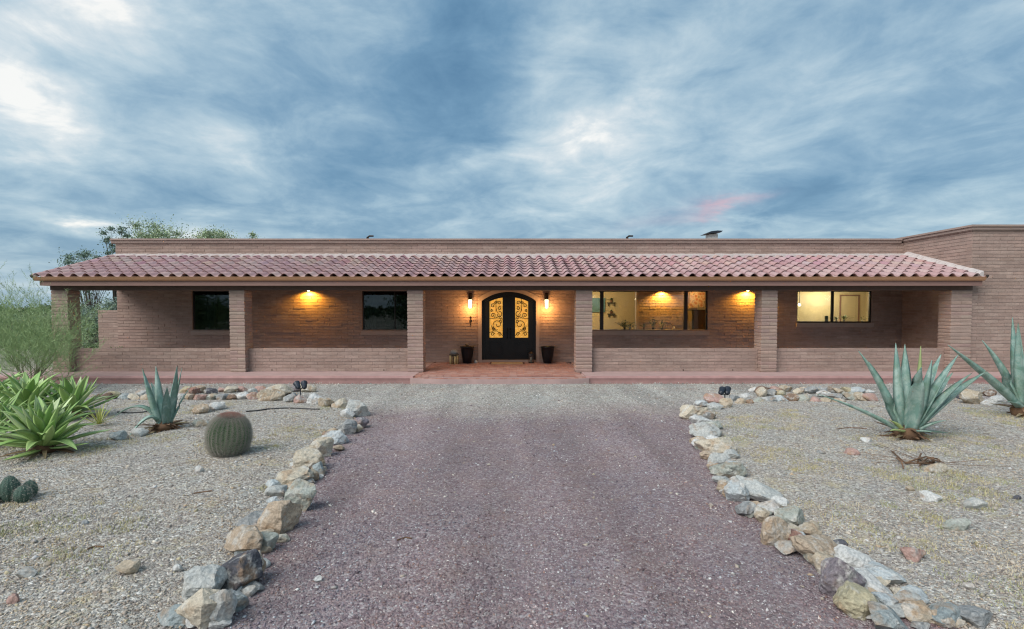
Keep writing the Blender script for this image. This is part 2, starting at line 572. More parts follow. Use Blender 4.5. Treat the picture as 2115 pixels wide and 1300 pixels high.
# ================================================================== porch slab, step, pavers
pb = MB()
pb.box(-14.6, -2.72, 14.66, 18.6, -.06, ZS); pb.box(2.04, 13.7, 14.66, 18.6, -.06, ZS); pb.box(-2.72, 2.04, 14.9, 18.6, -.06, ZS - .045)
pb.box(13.7, 22, 14.66, 15.7, -.06, ZS)
slab = tag(pb.build('porch_floor', M_slab), kind='structure')
eb = MB()
for a, b_ in ((-14.6, -2.72), (2.04, 22)):
    prof = [(14.655, -.05), (14.60, -.05), (14.60, .06), (14.585, .13), (14.60, .165), (14.64, .184), (14.655, .184)]
    eb.prism([(p[0], p[1]) for p in prof], 'x', a, b_)
edge = eb.build('porch_edge', M_slabf, slab)
# bowed front step at the entrance
st = MB()
out = []
for i in range(25):
    t_ = i / 24; x = lerp(-2.80, 2.12, t_); k = 1 - (2 * t_ - 1) ** 2
    out.append((x, 14.56 - .20 * min(1, k * 1.9) - .04 * k))
out += [(2.12, 14.93), (-2.80, 14.93)]
st.prism(out, 'z', -.05, .135)
step = st.build('entrance_step', M_slab, slab)

PAV = [(.36, .17, .125), (.40, .20, .15), (.33, .165, .13), (.38, .22, .18), (.42, .25, .205), (.30, .15, .12)]
pav_meshes = []
for c in PAV:
    b_ = MB()
    b_.add([(-.098, -.046, 0), (.098, -.046, 0), (.098, .046, 0), (-.098, .046, 0), (-.094, -.042, .035), (.094, -.042, .035), (.094, .042, .035), (-.094, .042, .035)],
           [(4, 5, 6, 7), (0, 1, 5, 4), (1, 2, 6, 5), (2, 3, 7, 6), (3, 0, 4, 7)], c)
    pav_meshes.append(new_mesh('paver', b_.v, b_.f, M_paver, b_.c))
rest = MB(); cnt = 0
y = 14.79; row = 0
while y < 18.3:
    x = -2.62 + (.1 if row % 2 else 0)
    while x < 1.93:
        if not (y > YC - .05 and (x > 1.8 or x < -2.55) and y < YC + .55):
            z = ZS - .035 + random.uniform(-.002, .003)
            if cnt < 300:
                o = bpy.data.objects.new('paver', random.choice(pav_meshes)); COL.objects.link(o)
                o.parent = slab; o.location = (x, y, z); o.rotation_euler = (0, 0, random.uniform(-.012, .012)); cnt += 1
            else:
                rest.add([(x + a, y + b_, z + h) for a, b_, h in ((-.098, -.046, 0), (.098, -.046, 0), (.098, .046, 0), (-.098, .046, 0), (-.094, -.042, .035), (.094, -.042, .035), (.094, .042, .035), (-.094, .042, .035))],
                         [(4, 5, 6, 7), (0, 1, 5, 4), (1, 2, 6, 5), (2, 3, 7, 6), (3, 0, 4, 7)], random.choice(PAV))
        x += .204
    y += .1; row += 1
rest.build('paver_field', M_paver, slab, kind='stuff', usecol=True)
# soldier course along the front of the step
for i in range(44):
    t_ = (i + .5) / 44; x = lerp(-2.72, 2.04, t_); k = 1 - (2 * t_ - 1) ** 2
    yf = 14.56 - .20 * min(1, k * 1.9) - .04 * k + .11
    sd = rest if False else None
sol = MB()
for i in range(44):
    t_ = (i + .5) / 44; x = lerp(-2.72, 2.04, t_); k = 1 - (2 * t_ - 1) ** 2
    yf = 14.56 - .20 * min(1, k * 1.9) - .04 * k + .10
    sol.box(x - .05, x + .05, yf - .085, yf + .085, .12, .143 + random.uniform(0, .003), random.choice(PAV))
sol.build('step_brick', M_paver, slab, kind='stuff', usecol=True)

# ================================================================== the house
house = empty('adobe_house', (0, YB, 0), 'long low slump-block house with tiled porch roof and arched black front doors', 'house')
BC = [(0.362, 0.258, 0.214), (0.379, 0.274, 0.228), (0.346, 0.246, 0.204), (0.369, 0.270, 0.228), (0.357, 0.254, 0.214), (0.388, 0.288, 0.241), (0.340, 0.246, 0.207)]


def bcol(k=1.0):
    c = random.choice(BC); j = random.uniform(.93, 1.07) * k
    return tuple(a * j for a in c)


REL = [.005]


def block_front(mb, x0, x1, y, z0, z1, depth=.06, n=1, axis='x', side=-1):
    """a hand-pressed block: proud face with softened, sagging edges. axis: direction the wall runs; side: which way it faces"""
    j = random.uniform(0, REL[0])
    e = .006
    A = [(x0, 0, z0), (x1, 0, z0), (x1, 0, z1), (x0, 0, z1)]
    sg = random.uniform(-.004, .003)
    Bp = [(x0 + .002, 1, z0 + e + sg), (x1 - .002, 1, z0 + e - sg), (x1 - .002, 1, z1 - e + sg), (x0 + .002, 1, z1 - e - sg)]
    vs_ = []
    for p in A + Bp:
        off = (y + side * (-depth)) if p[1] == 0 else (y + side * (.004 + j))
        vs_.append((p[0], off, p[2]) if axis == 'x' else (off, p[0], p[2]))
    fs = [(4, 5, 6, 7), (0, 1, 5, 4), (1, 2, 6, 5), (2, 3, 7, 6), (3, 0, 4, 7)]
    if (axis == 'x') != (side < 0): fs = [f[::-1] for f in fs]
    mb.add(vs_, fs, bcol())


def courses(mb, core, x0, x1, y, z0, z1, thick, openings=(), axis='x', side=-1, L=.406):
    """lay running bond between x0 and x1, leaving openings [(fn(z)->(a,b) or None)]"""
    n = int(round((z1 - z0) / CRS)); h = (z1 - z0) / n
    for k in range(n):
        za, zb = z0 + k * h, z0 + (k + 1) * h
        zm = (za + zb) / 2
        iv = [(x0, x1)]
        for op in openings:
            r_ = op(zm)
            if not r_: continue
            nv = []
            for a, b_ in iv:
                if r_[1] <= a or r_[0] >= b_: nv.append((a, b_)); continue
                if r_[0] > a: nv.append((a, r_[0]))
                if r_[1] < b_: nv.append((r_[1], b_))
            iv = nv
        for a, b_ in iv:
            if side < 0: ya, yb_ = y + .003, y + thick
            else: ya, yb_ = y - thick, y - .008
            if axis == 'x': core.box(a, b_, ya, yb_, za, zb)
            else: core.box(ya, yb_, a, b_, za, zb)
            x = x0 - (L / 2 if k % 2 else 0) + random.uniform(-.01, .01)
            while x < b_:
                p, q = max(x, a), min(x + L, b_)
                if q - p > .03:
                    block_front(mb, p + .0015, q - .0015, y, za + .005, zb - .005, axis=axis, side=side)
                x += L


# ---- openings in the rear porch wall (from the photograph)
def span(pxa, pxb, pya, pyb, Y=YB):
    a, b_ = wp(pxa, (pya + pyb) / 2, Y), wp(pxb, (pya + pyb) / 2, Y)
    return a.x, b_.x, wp(pxa, pyb, Y).z, wp(pxa, pya, Y).z


WIN = {'w1': span(397, 497, 603, 684), 'w2': span(748, 862, 603, 684), 'w3': span(1206, 1462, 599, 684), 'w4': span(1646, 1801, 599, 667)}
HEAD = 2.66
DX0, DX1, DZ0, DZ1 = wp(995, 680, YB).x, wp(1107, 680, YB).x, ZS, wp(1050, 603, YB).z
DSP = wp(1050, 622, YB).z                      # springing of the arch
DCX, DHW = (DX0 + DX1) / 2, (DX1 - DX0) / 2


def arch_z(x, grow=0.0):
    hw, rise = DHW + grow, DZ1 - DSP
    Rr = (hw * hw + rise * rise) / (2 * rise)
    return DZ1 + grow - Rr + math.sqrt(max(Rr * Rr - (x - DCX) ** 2, 0))


def arch_half(z, grow=0.0):
    if z <= DSP: return DHW + grow
    hw, rise = DHW + grow, DZ1 - DSP
    Rr = (hw * hw + rise * rise) / (2 * rise)
    zc_ = DZ1 + grow - Rr
    q = Rr * Rr - (z - zc_) ** 2
    return math.sqrt(q) if q > 0 and z < DZ1 + grow else 0


ops = []
for k, (a, b_, z0, z1) in WIN.items():
    ops.append(lambda z, a=a, b_=b_, z0=z0: (a, b_) if z0 - .005 < z < HEAD else None)
ops.append(lambda z: (DCX - arch_half(z, .07), DCX + arch_half(z, .07)) if z < DZ1 + .07 and arch_half(z, .07) > .05 else None)

wall = empty('rear_wall', (0, 0, 0)); wall.parent = house
bm_, core = MB(), MB()
REL[0] = .012
courses(bm_, core, XL, XR + .02, YB, ZS, TOP - .14, .2, ops)
REL[0] = .005
bm_.build('brickwork', M_block, wall, kind='stuff', usecol=True)
core.build('mortar_core', M_mortar, wall)
# left flank, rear and roof of the body so that it is a closed building
bm_, core = MB(), MB()
courses(bm_, core, YB + .01, 27.0, XL, 0.0, TOP - .14, .2, axis='y', side=-1)
bm_.build('brickwork', M_block, wall, kind='stuff', usecol=True)
core.box(XL, 20, 27, 27.2, 0, TOP - .1); core.box(XL + .21, 20, YB + .21, 27, TOP - .6, TOP - .5)
core.build('house_shell', M_mortar, wall)


def coping(name, segs, ztop, axis='x'):
    mb = MB()
    for (a, b_, y, th) in segs:
        for (d, z0, z1) in ((.115, -.055, 0.), (.075, -.14, -.058), (.045, -.165, -.142)):
            if axis == 'x': mb.box(a, b_, y - d, y + th, ztop + z0, ztop + z1)
            else: mb.box(y - d, y + th, a, b_, ztop + z0, ztop + z1)
    return mb


mb = coping('c', [(XL - .11, XR - .13, YB, .32)], TOP)
for (d, z0, z1) in ((.115, -.055, -.002), (.075, -.14, -.060), (.045, -.165, -.144)):
    mb.box(XL - d, XL + .3, YB + .33, 27.1, TOP + z0, TOP + z1)
mb.build('parapet_coping', M_coping, house)

# ---- wing on the right
TW = 4.47
wing = empty('wing_wall', (0, 0, 0)); wing.parent = house
bm_, core = MB(), MB()
courses(bm_, core, XR, 20.3, YW, 0.0, TW - .14, .2)
courses(bm_, core, YW + .01, YB + .5, XR, ZS, TW - .14, .2, axis='y', side=-1)
core.box(20.1, 20.3, YW + .2, 27, 0, TW - .1); core.box(XR + .2, 20.1, YW + .2, 27, TW - .6, TW - .5)
bm_.build('brickwork', M_block, wing, kind='stuff', usecol=True)
core.build('mortar_core', M_mortar, wing)
mb = MB()
for (d, z0, z1) in ((.115, -.055, 0.), (.075, -.14, -.058), (.045, -.165, -.142)):
    mb.box(XR - d, 20.3 + d, YW - d, YW + .3, TW + z0, TW + z1)
    mb.box(XR - d - .002, XR + .3, YW + .302, 22, TW + z0, TW + z1)
mb.build('parapet_coping', M_coping, house)

# ---- columns, each block a piece of its own
COLS = [(-13.43, -12.95), tuple(wp(p, 650, YC).x for p in (473.5, 505)), tuple(wp(p, 650, YC).x for p in (841, 873.5)),
        tuple(wp(p, 650, YC).x for p in (1189.5, 1223.5)), tuple(wp(p, 650, YC).x for p in (1573, 1606)), (12.80, XR - .012)]
ncr = 23
chh = (COLT - ZS) / ncr
cw = .47


def col_block_meshes():
    out_ = []
    for v_ in range(8):
        b_ = MB(); c = BC[v_ % len(BC)]
        rnd = random.Random(v_)
        L_, D_, H_ = 1.0, .225, chh - .010
        e = .008
        g = lambda s_=.004: rnd.uniform(-s_, s_)
        base = []
        for z, ins in ((0, e), (.02, 0), (H_ - .02, 0), (H_, e)):
            for sx, sy in ((-1, -1), (1, -1), (1, 1), (-1, 1)):
                base.append((sx * (.5 - ins * 2) + g(), sy * (D_ / 2 - ins) + g(), z + g(.002)))
        fs = [(12, 13, 14, 15), (3, 2, 1, 0)]
        for r_ in range(3):
            for j in range(4):
                fs.append((r_ * 4 + j, r_ * 4 + (j + 1) % 4, r_ * 4 + 4 + (j + 1) % 4, r_ * 4 + 4 + j))
        b_.add(base, fs, tuple(a * rnd.uniform(.98, 1.04) for a in c))
        out_.append(new_mesh('brick', b_.v, b_.f, M_block, b_.c))
    return out_


CBM = col_block_meshes()
for ci, (xa, xb) in enumerate(COLS):
    c = MB(); c.box(xa + .012, xb - .012, YC + .014, YC + .456, ZS - .01, COLT - .003)
    co = c.build('column', M_mortar, house)
    for k in range(ncr):
        z = ZS + k * chh + .005
        for j in (0, 1):
            o = bpy.data.objects.new('brick', random.choice(CBM)); COL.objects.link(o); o.parent = co
            if k % 2 == 0:
                o.location = ((xa + xb) / 2, YC + .1175 + j * .235, z - YB * 0)
                o.scale = (xb - xa, 1, 1)
            else:
                w = (xb - xa) / 2
                o.location = (xa + w * (j + .5), YC + .235, z)
                o.scale = (.47, (w - .008) / .225, 1); o.rotation_euler = (0, 0, R(90))
                o.scale = (.47, (w - .006) / .225, 1)
            o.location = o.location - wloc(co)
            if k % 2 and random.random() < .5: o.rotation_euler = (0, 0, R(-90))

# ---- low porch walls
LOWT = wp(700, 720.5, YL).z
nlow = 0
for a, b_ in ((COLS[0][1], COLS[1][0]), (COLS[1][1], COLS[2][0]), (COLS[3][1], COLS[4][0]), (COLS[4][1], COLS[5][0])):
    a -= 0; th = .2
    bm_, core = MB(), MB()
    courses(bm_, core, a, b_, YL, ZS, LOWT, .1)
    courses(bm_, core, a, b_, YL + th, ZS, LOWT, .1, side=1)
    # top bed of the last course
    x = a
    while x < b_:
        bm_.box(x + .004, min(x + .40, b_) - .004, YL + .002, YL + th - .002, LOWT - .004, LOWT + random.uniform(.004, .009), bcol(1.06))
        x += .406
    lw = core.build('low_wall', M_mortar, house)
    bm_.build('brickwork', M_block, lw, kind='stuff', usecol=True)
for px in (562, 692, 793, 1411, 1513):
    p = wp(px, 764.5, YL)
    b_ = MB(); b_.tube([(p.x, YL - .012, p.z), (p.x, YL + .02, p.z)], .018, 8)
    b_.build('weep_pipe', M_dark, house)
# side wall closing the porch at its far left end
bm_, core = MB(), MB()
courses(bm_, core, YC + .47, YB, -13.3, ZS, LOWT - .42, .1, axis='y', side=1)
lw = core.build('low_wall', M_mortar, house); bm_.build('brickwork', M_block, lw, kind='stuff', usecol=True)

# ---- beam, ceiling, fascia, gutter
YE, XE0, XE1 = 15.20, -13.66, 13.50            # eave line
ZE = wp(1057, 572.5, YE).z                     # underside of the tile edge
ZT = wp(1057, 531, YB - .05).z                 # top of the tile field
mb = MB()
mb.box(-13.45, XR - .004, YC + .005, YC + .30, COLT, 2.80)
mb.build('porch_beam', M_soffit, house)
mb = MB(); mb.box(XL, XR - .004, YC + .302, YB - .012, 2.77, 2.80); mb.build('porch_ceiling', M_soffit, house)
mb = MB(); mb.box(-13.45, XR - .004, YE + .10, YC + .003, 2.74, 2.77)
mb.build('soffit', M_soffit, house)
mb = MB()
mb.box(XE0 + .22, XE1 - .06, YE + .05, YE + .098, 2.695, 2.835); mb.build('fascia_board', M_fascia, house)
mb = MB()
g0, g1 = 2.835, ZE + .004
prof = [(YE + .096, g0), (YE + .0, g0 - .004), (YE - .035, g0 + .03), (YE - .05, g0 + .075), (YE - .065, g1 - .012), (YE - .05, g1), (YE - .04, g1 - .01), (YE + .096, g1 - .03)]
mb.prism(prof, 'x', XE0 + .05, XE1 - .04)
mb.build('gutter', M_gutter, house)
mb = MB()      # flared gutter corners
for s_, xe in ((-1, XE0 + .05), (1, XE1 - .04)):
    mb.tube([(xe, YE - .055, g1 - .012), (xe + s_ * .05, YE - .03, g1 + .03), (xe + s_ * .06, YE + .03, g1 + .01), (xe + s_ * .03, YE + .05, g0 + .02)], [.03, .036, .032, .02], 8)
mb.build('gutter_end', M_dark, house, smooth=True)
# gable ends of the porch roof
mb = MB()
for x0, x1 in ((XE0 + .12, XE0 + .20),):
    mb.prism([(YE + .1, 2.70), (YB - .02, 2.70), (YB - .02, ZT - .05), (YE + .1, ZE - .02)], 'x', x0, x1)
mb.build('gable_board', M_fascia, house)

# ---- tiled roof
roof = MB()
roof.prism([(YE + .02, ZE - .03), (YB - .004, ZT - .02 - .06), (YB - .004, ZT - .20), (YE + .1, ZE - .09)], 'x', XE0 + .21, XE1 - .08)
roof_o = roof.build('roof', M_soffit, house)
slope = math.atan2(ZT - ZE, YB - .05 - YE)
slen = math.hypot(ZT - ZE, YB - .05 - YE)
NTC, NTR = 77, 8
tw = (XE1 - XE0 - .06) / NTC
ex = slen / NTR
TC = [(.375, .235, .235), (.40, .265, .26), (.35, .215, .22), (.385, .25, .25), (.41, .285, .28), (.38, .235, .23), (.43, .30, .285)]


def tile_geo(col):
    """S-shaped clay tile: barrel then pan, length along +y, front lip at y=0"""
    sec = []
    n = 12
    for i in range(n + 1):
        t_ = i / n
        x = t_ * tw * 1.06
        if t_ < .56: z = .004 + .078 * math.sin(math.pi * t_ / .56) ** .85
        else: z = .004 - .022 * math.sin(math.pi * (t_ - .56) / .44)
        sec.append((x, z))
    th = .014
    L_ = ex * 1.12
    vs_ = []
    for yy, zo in ((0, .040), (L_, .0)):
        for x, z in sec: vs_.append((x, yy, z + zo))
        for x, z in sec: vs_.append((x, yy, z + zo - th))
    m_ = n + 1
    fs = []
    for i in range(n):
        fs.append((i, i + 1, 2 * m_ + i + 1, 2 * m_ + i))
        fs.append((m_ + i + 1, m_ + i, 3 * m_ + i, 3 * m_ + i + 1))
        fs.append((i + 1, i, m_ + i, m_ + i + 1))
    fs += [(0, 2 * m_, 3 * m_, m_), (n, m_ + n, 3 * m_ + n, 2 * m_ + n)]
    return vs_, fs, [col] * len(vs_)


TM = []
for c in TC:
    vs_, fs, cs = tile_geo(c); TM.append((vs_, fs, cs, new_mesh('tile', vs_, fs, M_tile, cs, smooth=True)))
rot = Matrix.Rotation(slope, 4, 'X')
rest = MB(); cnt = 0
for r_ in range(NTR):
    for k in range(NTC):
        x = XE0 + .03 + k * tw
        s_ = r_ * ex
        loc = Vector((x, YE - .01 + math.cos(slope) * s_, ZE - .008 + math.sin(slope) * s_))
        j = random.uniform(-.014, .014)
        vs_, fs, cs, me = random.choice(TM)
        M4 = Matrix.Translation(loc + Vector((0, j, 0))) @ rot @ Matrix.Rotation(random.uniform(-.022, .022), 4, 'Z') @ Matrix.Rotation(random.uniform(-.012, .012), 4, 'Y')
        if cnt < 300:
            o = bpy.data.objects.new('tile', me); COL.objects.link(o); o.parent = roof_o
            o.matrix_basis = Matrix.Translation(-wloc(roof_o)) @ M4; cnt += 1
        else:
            rest.add([M4 @ Vector(p) for p in vs_], fs, tuple(a * random.uniform(.93, 1.07) for a in cs[0]))
rest.build('tile_field', M_tile, roof_o, smooth=True, kind='stuff', usecol=True)
# mortar bed against the parapet and the wing
mb = MB()
n = 180
for i in range(n):
    x0, x1 = lerp(XE0 + .05, XR - .01, i / n), lerp(XE0 + .05, XR - .01, (i + 1) / n)
    z = ZT + .085 + random.uniform(-.008, .008)
    mb.prism([(YB - .22 + random.uniform(-.012, .012), ZT - .06), (YB - .20, z - .035), (YB - .008, z + .03), (YB - .008, ZT - .1)], 'x', x0, x1)
mb.build('roof_mortar', M_flash, roof_o)
mb = MB()
n = 26
for i in range(n):
    a, b_ = i / n, (i + 1) / n
    ya, yb_ = lerp(YE, YB - .2, a), lerp(YE, YB - .2, b_)
    za, zb = lerp(ZE, ZT, a) + .10, lerp(ZE, ZT, b_) + .10
    w = .26 + random.uniform(-.03, .03)
    h = random.uniform(-.008, .012)
    mb.add([(XE1 - w, ya, za - .05), (XE1 - w + .10, ya, za + .03 + h), (XE1 - .07, ya, za + .07), (XE1 - .07, ya, za - .1),
            (XE1 - w, yb_, zb - .05), (XE1 - w + .10, yb_, zb + .03 + h), (XE1 - .07, yb_, zb + .07), (XE1 - .07, yb_, zb - .1)],
           [(0, 1, 5, 4), (1, 2, 6, 5), (2, 3, 7, 6), (3, 2, 1, 0), (4, 5, 6, 7)])
mb.build('roof_mortar', M_flash, roof_o)
# rake tiles on the open left end
vs0, fs0, cs0, me0 = TM[0]
for r_ in range(NTR):
    s_ = r_ * ex
    mb = MB()
    n = 8
    vs_ = []
    for q, rr in ((0, .085), (ex * 1.1, .072)):
        for i in range(n + 1):
            a = math.pi * (i / n) * 1.1 - .15
            yy = YE - .02 + math.cos(slope) * (s_ + q)
            zz = ZE + .015 + math.sin(slope) * (s_ + q)
            vs_.append((XE0 + .05 - math.cos(a) * rr, yy, zz + math.sin(a) * rr))
    fs = [(i, i + 1, n + 2 + i, n + 1 + i) for i in range(n)] + [tuple(range(n, -1, -1))]
    mb.add(vs_, fs, tuple(a * .9 for a in random.choice(TC)))
    mb.build('rake_tile', M_tile, roof_o, smooth=True, usecol=True)

# ---- windows
def window(key, mull, glass, curtain=False):
    a, b_, z0, z1 = WIN[key]
    root = empty('window', (a, YB, z0)); root.parent = house; root.location = Vector((a, YB, z0)) - wloc(house)
    yf = YB + .045
    mb = MB(); f = .045
    mb.box(a, b_, yf, yf + .07, z0, z0 + f); mb.box(a, b_, yf, yf + .07, HEAD - f, HEAD)
    mb.box(a, a + f, yf, yf + .07, z0 + f, HEAD - f); mb.box(b_ - f, b_, yf, yf + .07, z0 + f, HEAD - f)
    for m_, w in mull: mb.box(m_ - w / 2, m_ + w / 2, yf - .004, yf + .072, z0 + f, HEAD - f)
    mb.build('frame', M_frame, root)
    xs = [a + f] + sum([[m_ - w / 2, m_ + w / 2] for m_, w in mull], []) + [b_ - f]
    for i in range(0, len(xs), 2):
        mb = MB(); mb.box(xs[i], xs[i + 1], yf + .03, yf + .036, z0 + f, HEAD - f); mb.build('pane', glass, root)
    mb = MB(); mb.box(a - .03, b_ + .04, YB - .07, YB + .044, z0 - .13, z0 - .004); mb.box(a - .03, b_ + .04, YB - .035, YB + .02, z0 - .155, z0 - .132)
    mb.build('sill', M_plaster, root)
    return root


window('w1', [], M_tint)
window('w2', [(wp(815, 650, YB).x, .03)], M_tint)
X3 = lambda p: wp(p, 640, YB).x
window('w3', [(X3(1243.5), .12), (X3(1417.5), .12)], M_glass)
window('w4', [(X3(1721.5), .07)], M_glass)

# ---- rooms behind the windows
def room(x0, x1, y1, z0, z1, m, floor_m=None):
    mb = MB(); y0 = YB + .21
    mb.box(x0, x1, y1, y1 + .05, z0, z1); mb.box(x0 - .05, x0, y0, y1, z0, z1); mb.box(x1, x1 + .05, y0, y1, z0, z1)
    mb.box(x0, x1, y0, y1, z1, z1 + .05)
    o = mb.build('room_wall', m, house)
    mb = MB(); mb.box(x0, x1, y0, y1, z0 - .05, z0); mb.build('room_floor', floor_m or m, house)
    return o


w = WIN['w1']; room(w[0] - .8, w[1] + .8, YB + 3, ZS, 2.72, M_darkint)
w = WIN['w2']; room(w[0] - .8, w[1] + .8, YB + 3, ZS, 2.72, M_darkint)


def curtain(x0, x1, z0, z1, y, label):
    mb = MB(); n = 28
    vs_ = []
    for i in range(n + 1):
        x = lerp(x0, x1, i / n); o_ = .03 * math.sin(i * 1.5)
        vs_ += [(x, y + o_, z0), (x, y + o_, z1), (x, y + o_ + .012, z0), (x, y + o_ + .012, z1)]
    fs = []
    for i in range(n):
        k = i * 4; fs += [(k, k + 4, k + 5, k + 1), (k + 2, k + 3, k + 7, k + 6)]
    mb.add(vs_, fs)
    o = mb.build_at('curtain', M_curtain, (x0, y, z0), smooth=True)
    tag(o, label, 'curtain')


w = WIN['w1']; curtain(w[0] + .35, w[0] + .62, w[2] + .03, 2.62, YB + .3, 'dark curtain hanging behind the window nearest the porch end by the wispy shrub')
w = WIN['w2']; curtain(w[0] + .08, w[0] + .4, w[2] + .03, 2.62, YB + .3, 'dark curtain hanging behind the window closest to the front doors')

# kitchen
KX0, KX1 = WIN['w3'][0] - .3, WIN['w3'][1] + .9
room(KX0, KX1, YB + 4.2, ZS, 2.74, M_warmw, M_cab)
KY = YB + 1.6
kx = wp(1319, 640, KY).x
bm_, core = MB(), MB()
REL[0] = .012
courses(bm_, core, kx, wp(1440, 640, KY).x, KY, ZS, 2.72, .15)
ib = core.build('inner_brick_wall', M_mortar, house); bm_.build('brickwork', M_block, ib, kind='stuff', usecol=True)
mb = MB(); mb.box(kx - .09, kx - .005, KY - .02, KY + .2, ZS, 2.72); mb.build('wall_end_trim', M_plaster, house)
KB = YB + 4.2
def shelf(px, py, w_, label):
    p = wp(px, py, KB - .14)
    r_ = empty('wall_shelf', (p.x, p.y, p.z), label, 'shelf', 'shelves on the kitchen wall')
    b_ = MB(); b_.box(p.x - w_ / 2, p.x + w_ / 2, p.y, p.y + .13, p.z - .02, p.z + .02); b_.build('board', M_cab, r_)
    b_ = MB()
    for s_ in (-1, 1): b_.box(p.x + s_ * w_ * .35 - .012, p.x + s_ * w_ * .35 + .012, p.y + .03, p.y + .13, p.z - .13, p.z - .021)
    b_.build('bracket', M_cab, r_)
    return p


M_leafd = mat('dark_leaf', (.05, .085, .03), rough=.55, objrand=.2)
M_leafh = mat('house_plant_leaf', (.075, .13, .035), rough=.5, objrand=.2)
M_terra = mat('terracotta', (.32, .14, .08), rough=.8, vary=.1)
M_white = mat('white_ceramic', (.62, .60, .56), rough=.4)
M_grpot = mat('green_glaze', (.03, .05, .02), rough=.3)


def sprig(mb, c, h, n, ls, lw, spread=.5, seed=0, droop=.0):
    rnd = random.Random(seed)
    for i in range(n):
        a = rnd.uniform(0, 2 * math.pi); e = rnd.uniform(.25, 1.4); hh = rnd.uniform(.25, 1) * h
        d = Vector((math.cos(a) * spread * math.cos(e), math.sin(a) * spread * math.cos(e), math.sin(e)))
        q = Vector(c) + d * hh
        s_ = Vector((-math.sin(a), math.cos(a), 0)) * lw
        t_ = (d + Vector((math.cos(a), math.sin(a), -droop)) * .8).normalized() * ls * rnd.uniform(.6, 1.1)
        mb.add([q - t_ * .4, q + s_ + t_ * .05, q + t_ * .6, q - s_ + t_ * .05, q + Vector((0, 0, -.004)) + t_ * .05], [(0, 1, 2, 3), (0, 3, 4), (0, 4, 1), (4, 3, 2), (1, 4, 2)])
    for i in range(max(3, n // 6)):
        a = rnd.uniform(0, 2 * math.pi)
        mb.tube([c, Vector(c) + Vector((math.cos(a) * spread * .4, math.sin(a) * spread * .4, h * .7))], .003, 3)


def houseplant(x, y, z, h, n, label, potm=None, pr=.05, ph=.09, ls=.08, lw=.018, group=None, lm=None, seed=0, spread=.7):
    r_ = empty('potted_plant', (x, y, z), label, 'potted plant', group)
    b_ = MB(); b_.lathe([(pr * .7, 0), (pr, ph * .85), (pr * 1.08, ph * .86), (pr * 1.08, ph), (pr * .9, ph), (pr * .85, ph * .88)], (x, y, z), 16); b_.build('pot', potm or M_terra, r_, smooth=True)
    b_ = MB(); sprig(b_, (x, y, z + ph * .9), h, n, ls, lw, spread, seed); b_.build('foliage', lm or M_leafh, r_)
    return r_


p = shelf(1263, 626, .34, 'dark upper shelf on the kitchen wall seen through the wide window')
houseplant(p.x, p.y + .07, p.z + .021, .10, 40, 'small plant on the upper kitchen shelf', ls=.07, group='plants on the kitchen shelves')
p = shelf(1263, 649, .30, 'dark lower shelf on the kitchen wall seen through the wide window')
houseplant(p.x, p.y + .07, p.z + .021, .07, 30, 'small plant on the lower kitchen shelf', ls=.06, seed=3, group='plants on the kitchen shelves')
zs3 = WIN['w3'][2] + .046
bx = MB(); bx.box(WIN['w3'][0], WIN['w3'][1], YB + .118, YB + .42, zs3 - .09, zs3 - .004); bx.build('inner_sill', M_cab, house)
for i, (px, h, n, pm, l) in enumerate([(1290, .20, 90, M_cab, 'bushy green plant leaning over the sill inside the wide kitchen window'),
                                 (1301, .10, 30, M_white, 'short plant in a white pot on the kitchen sill beside the bushy one'),
                                 (1349, .27, 50, M_cab, 'tallest spiky plant on the kitchen window sill'),
                                 (1367, .20, 30, M_cab, 'thin spiky plant on the kitchen sill right of the tallest one'),
                                 (1330, .10, 30, M_terra, 'low plant on the kitchen sill between the bushy and the tallest ones')]):
    pp = wp(px, 680, YB + .27)
    houseplant(pp.x, YB + .27, zs3, h * 1.35, int(n * 2), l.replace(' right of', ' just beyond'), pm, .045, .07, ls=.10, lw=.012, group='plants on the kitchen window sill', lm=M_leafd, seed=i, spread=.45 if i > 1 else .9)
pp = wp(1392, 680, YB + .25)
b_ = MB(); b_.lathe([(.02, 0), (.03, .01), (.035, .05), (.028, .085), (.016, .1)], (pp.x, YB + .25, zs3), 14)
tag(b_.build_at('small_vase', M_white, (pp.x, YB + .25, zs3), smooth=True), 'tiny white vase on the kitchen sill near the brick inner wall', 'vase')
# teal panel, counter and framed picture at the ends
b_ = MB(); q0, q1 = wp(1225, 616, KB - .1), wp(1245, 645, KB - .1)
b_.box(q0.x - .5, q1.x + .1, KB - .08, KB - .01, q1.z, q0.z); tag(b_.build_at('teal_painting', M_teal, (q0.x, KB - .08, q1.z)), 'teal painting on the far kitchen wall at the end nearest the front doors', 'painting')
b_ = MB(); q0, q1 = wp(1421, 640, KY), wp(1462, 690, KY)
cab = empty('kitchen_cabinet', (q0.x, KY - .4, ZS), 'dark low cabinet behind the narrow end pane of the kitchen window', 'cabinet')
b_.box(q0.x, q1.x + .3, KY - .45, KY - .012, ZS, q0.z - .04); b_.build('body', M_cab, cab)
b_ = MB(); b_.box(q0.x - .02, q1.x + .32, KY - .47, KY - .012, q0.z - .038, q0.z); b_.build('top', M_frame, cab)


def picture_mat():
    m = bpy.data.materials.new('floral_print'); m.use_nodes = True
    t = NT(m.node_tree); b = t.n['Principled BSDF']
    v_ = t.new('ShaderNodeTexCoord').outputs['Object']
    c = t.ramp(t.voro(v_, 9), [(0, (.42, .10, .04)), (.35, (.40, .20, .08)), (.6, (.55, .42, .25)), (1, (.15, .12, .06))])
    t.put(b.inputs['Base Color'], c); b.inputs['Roughness'].default_value = .7
    return m


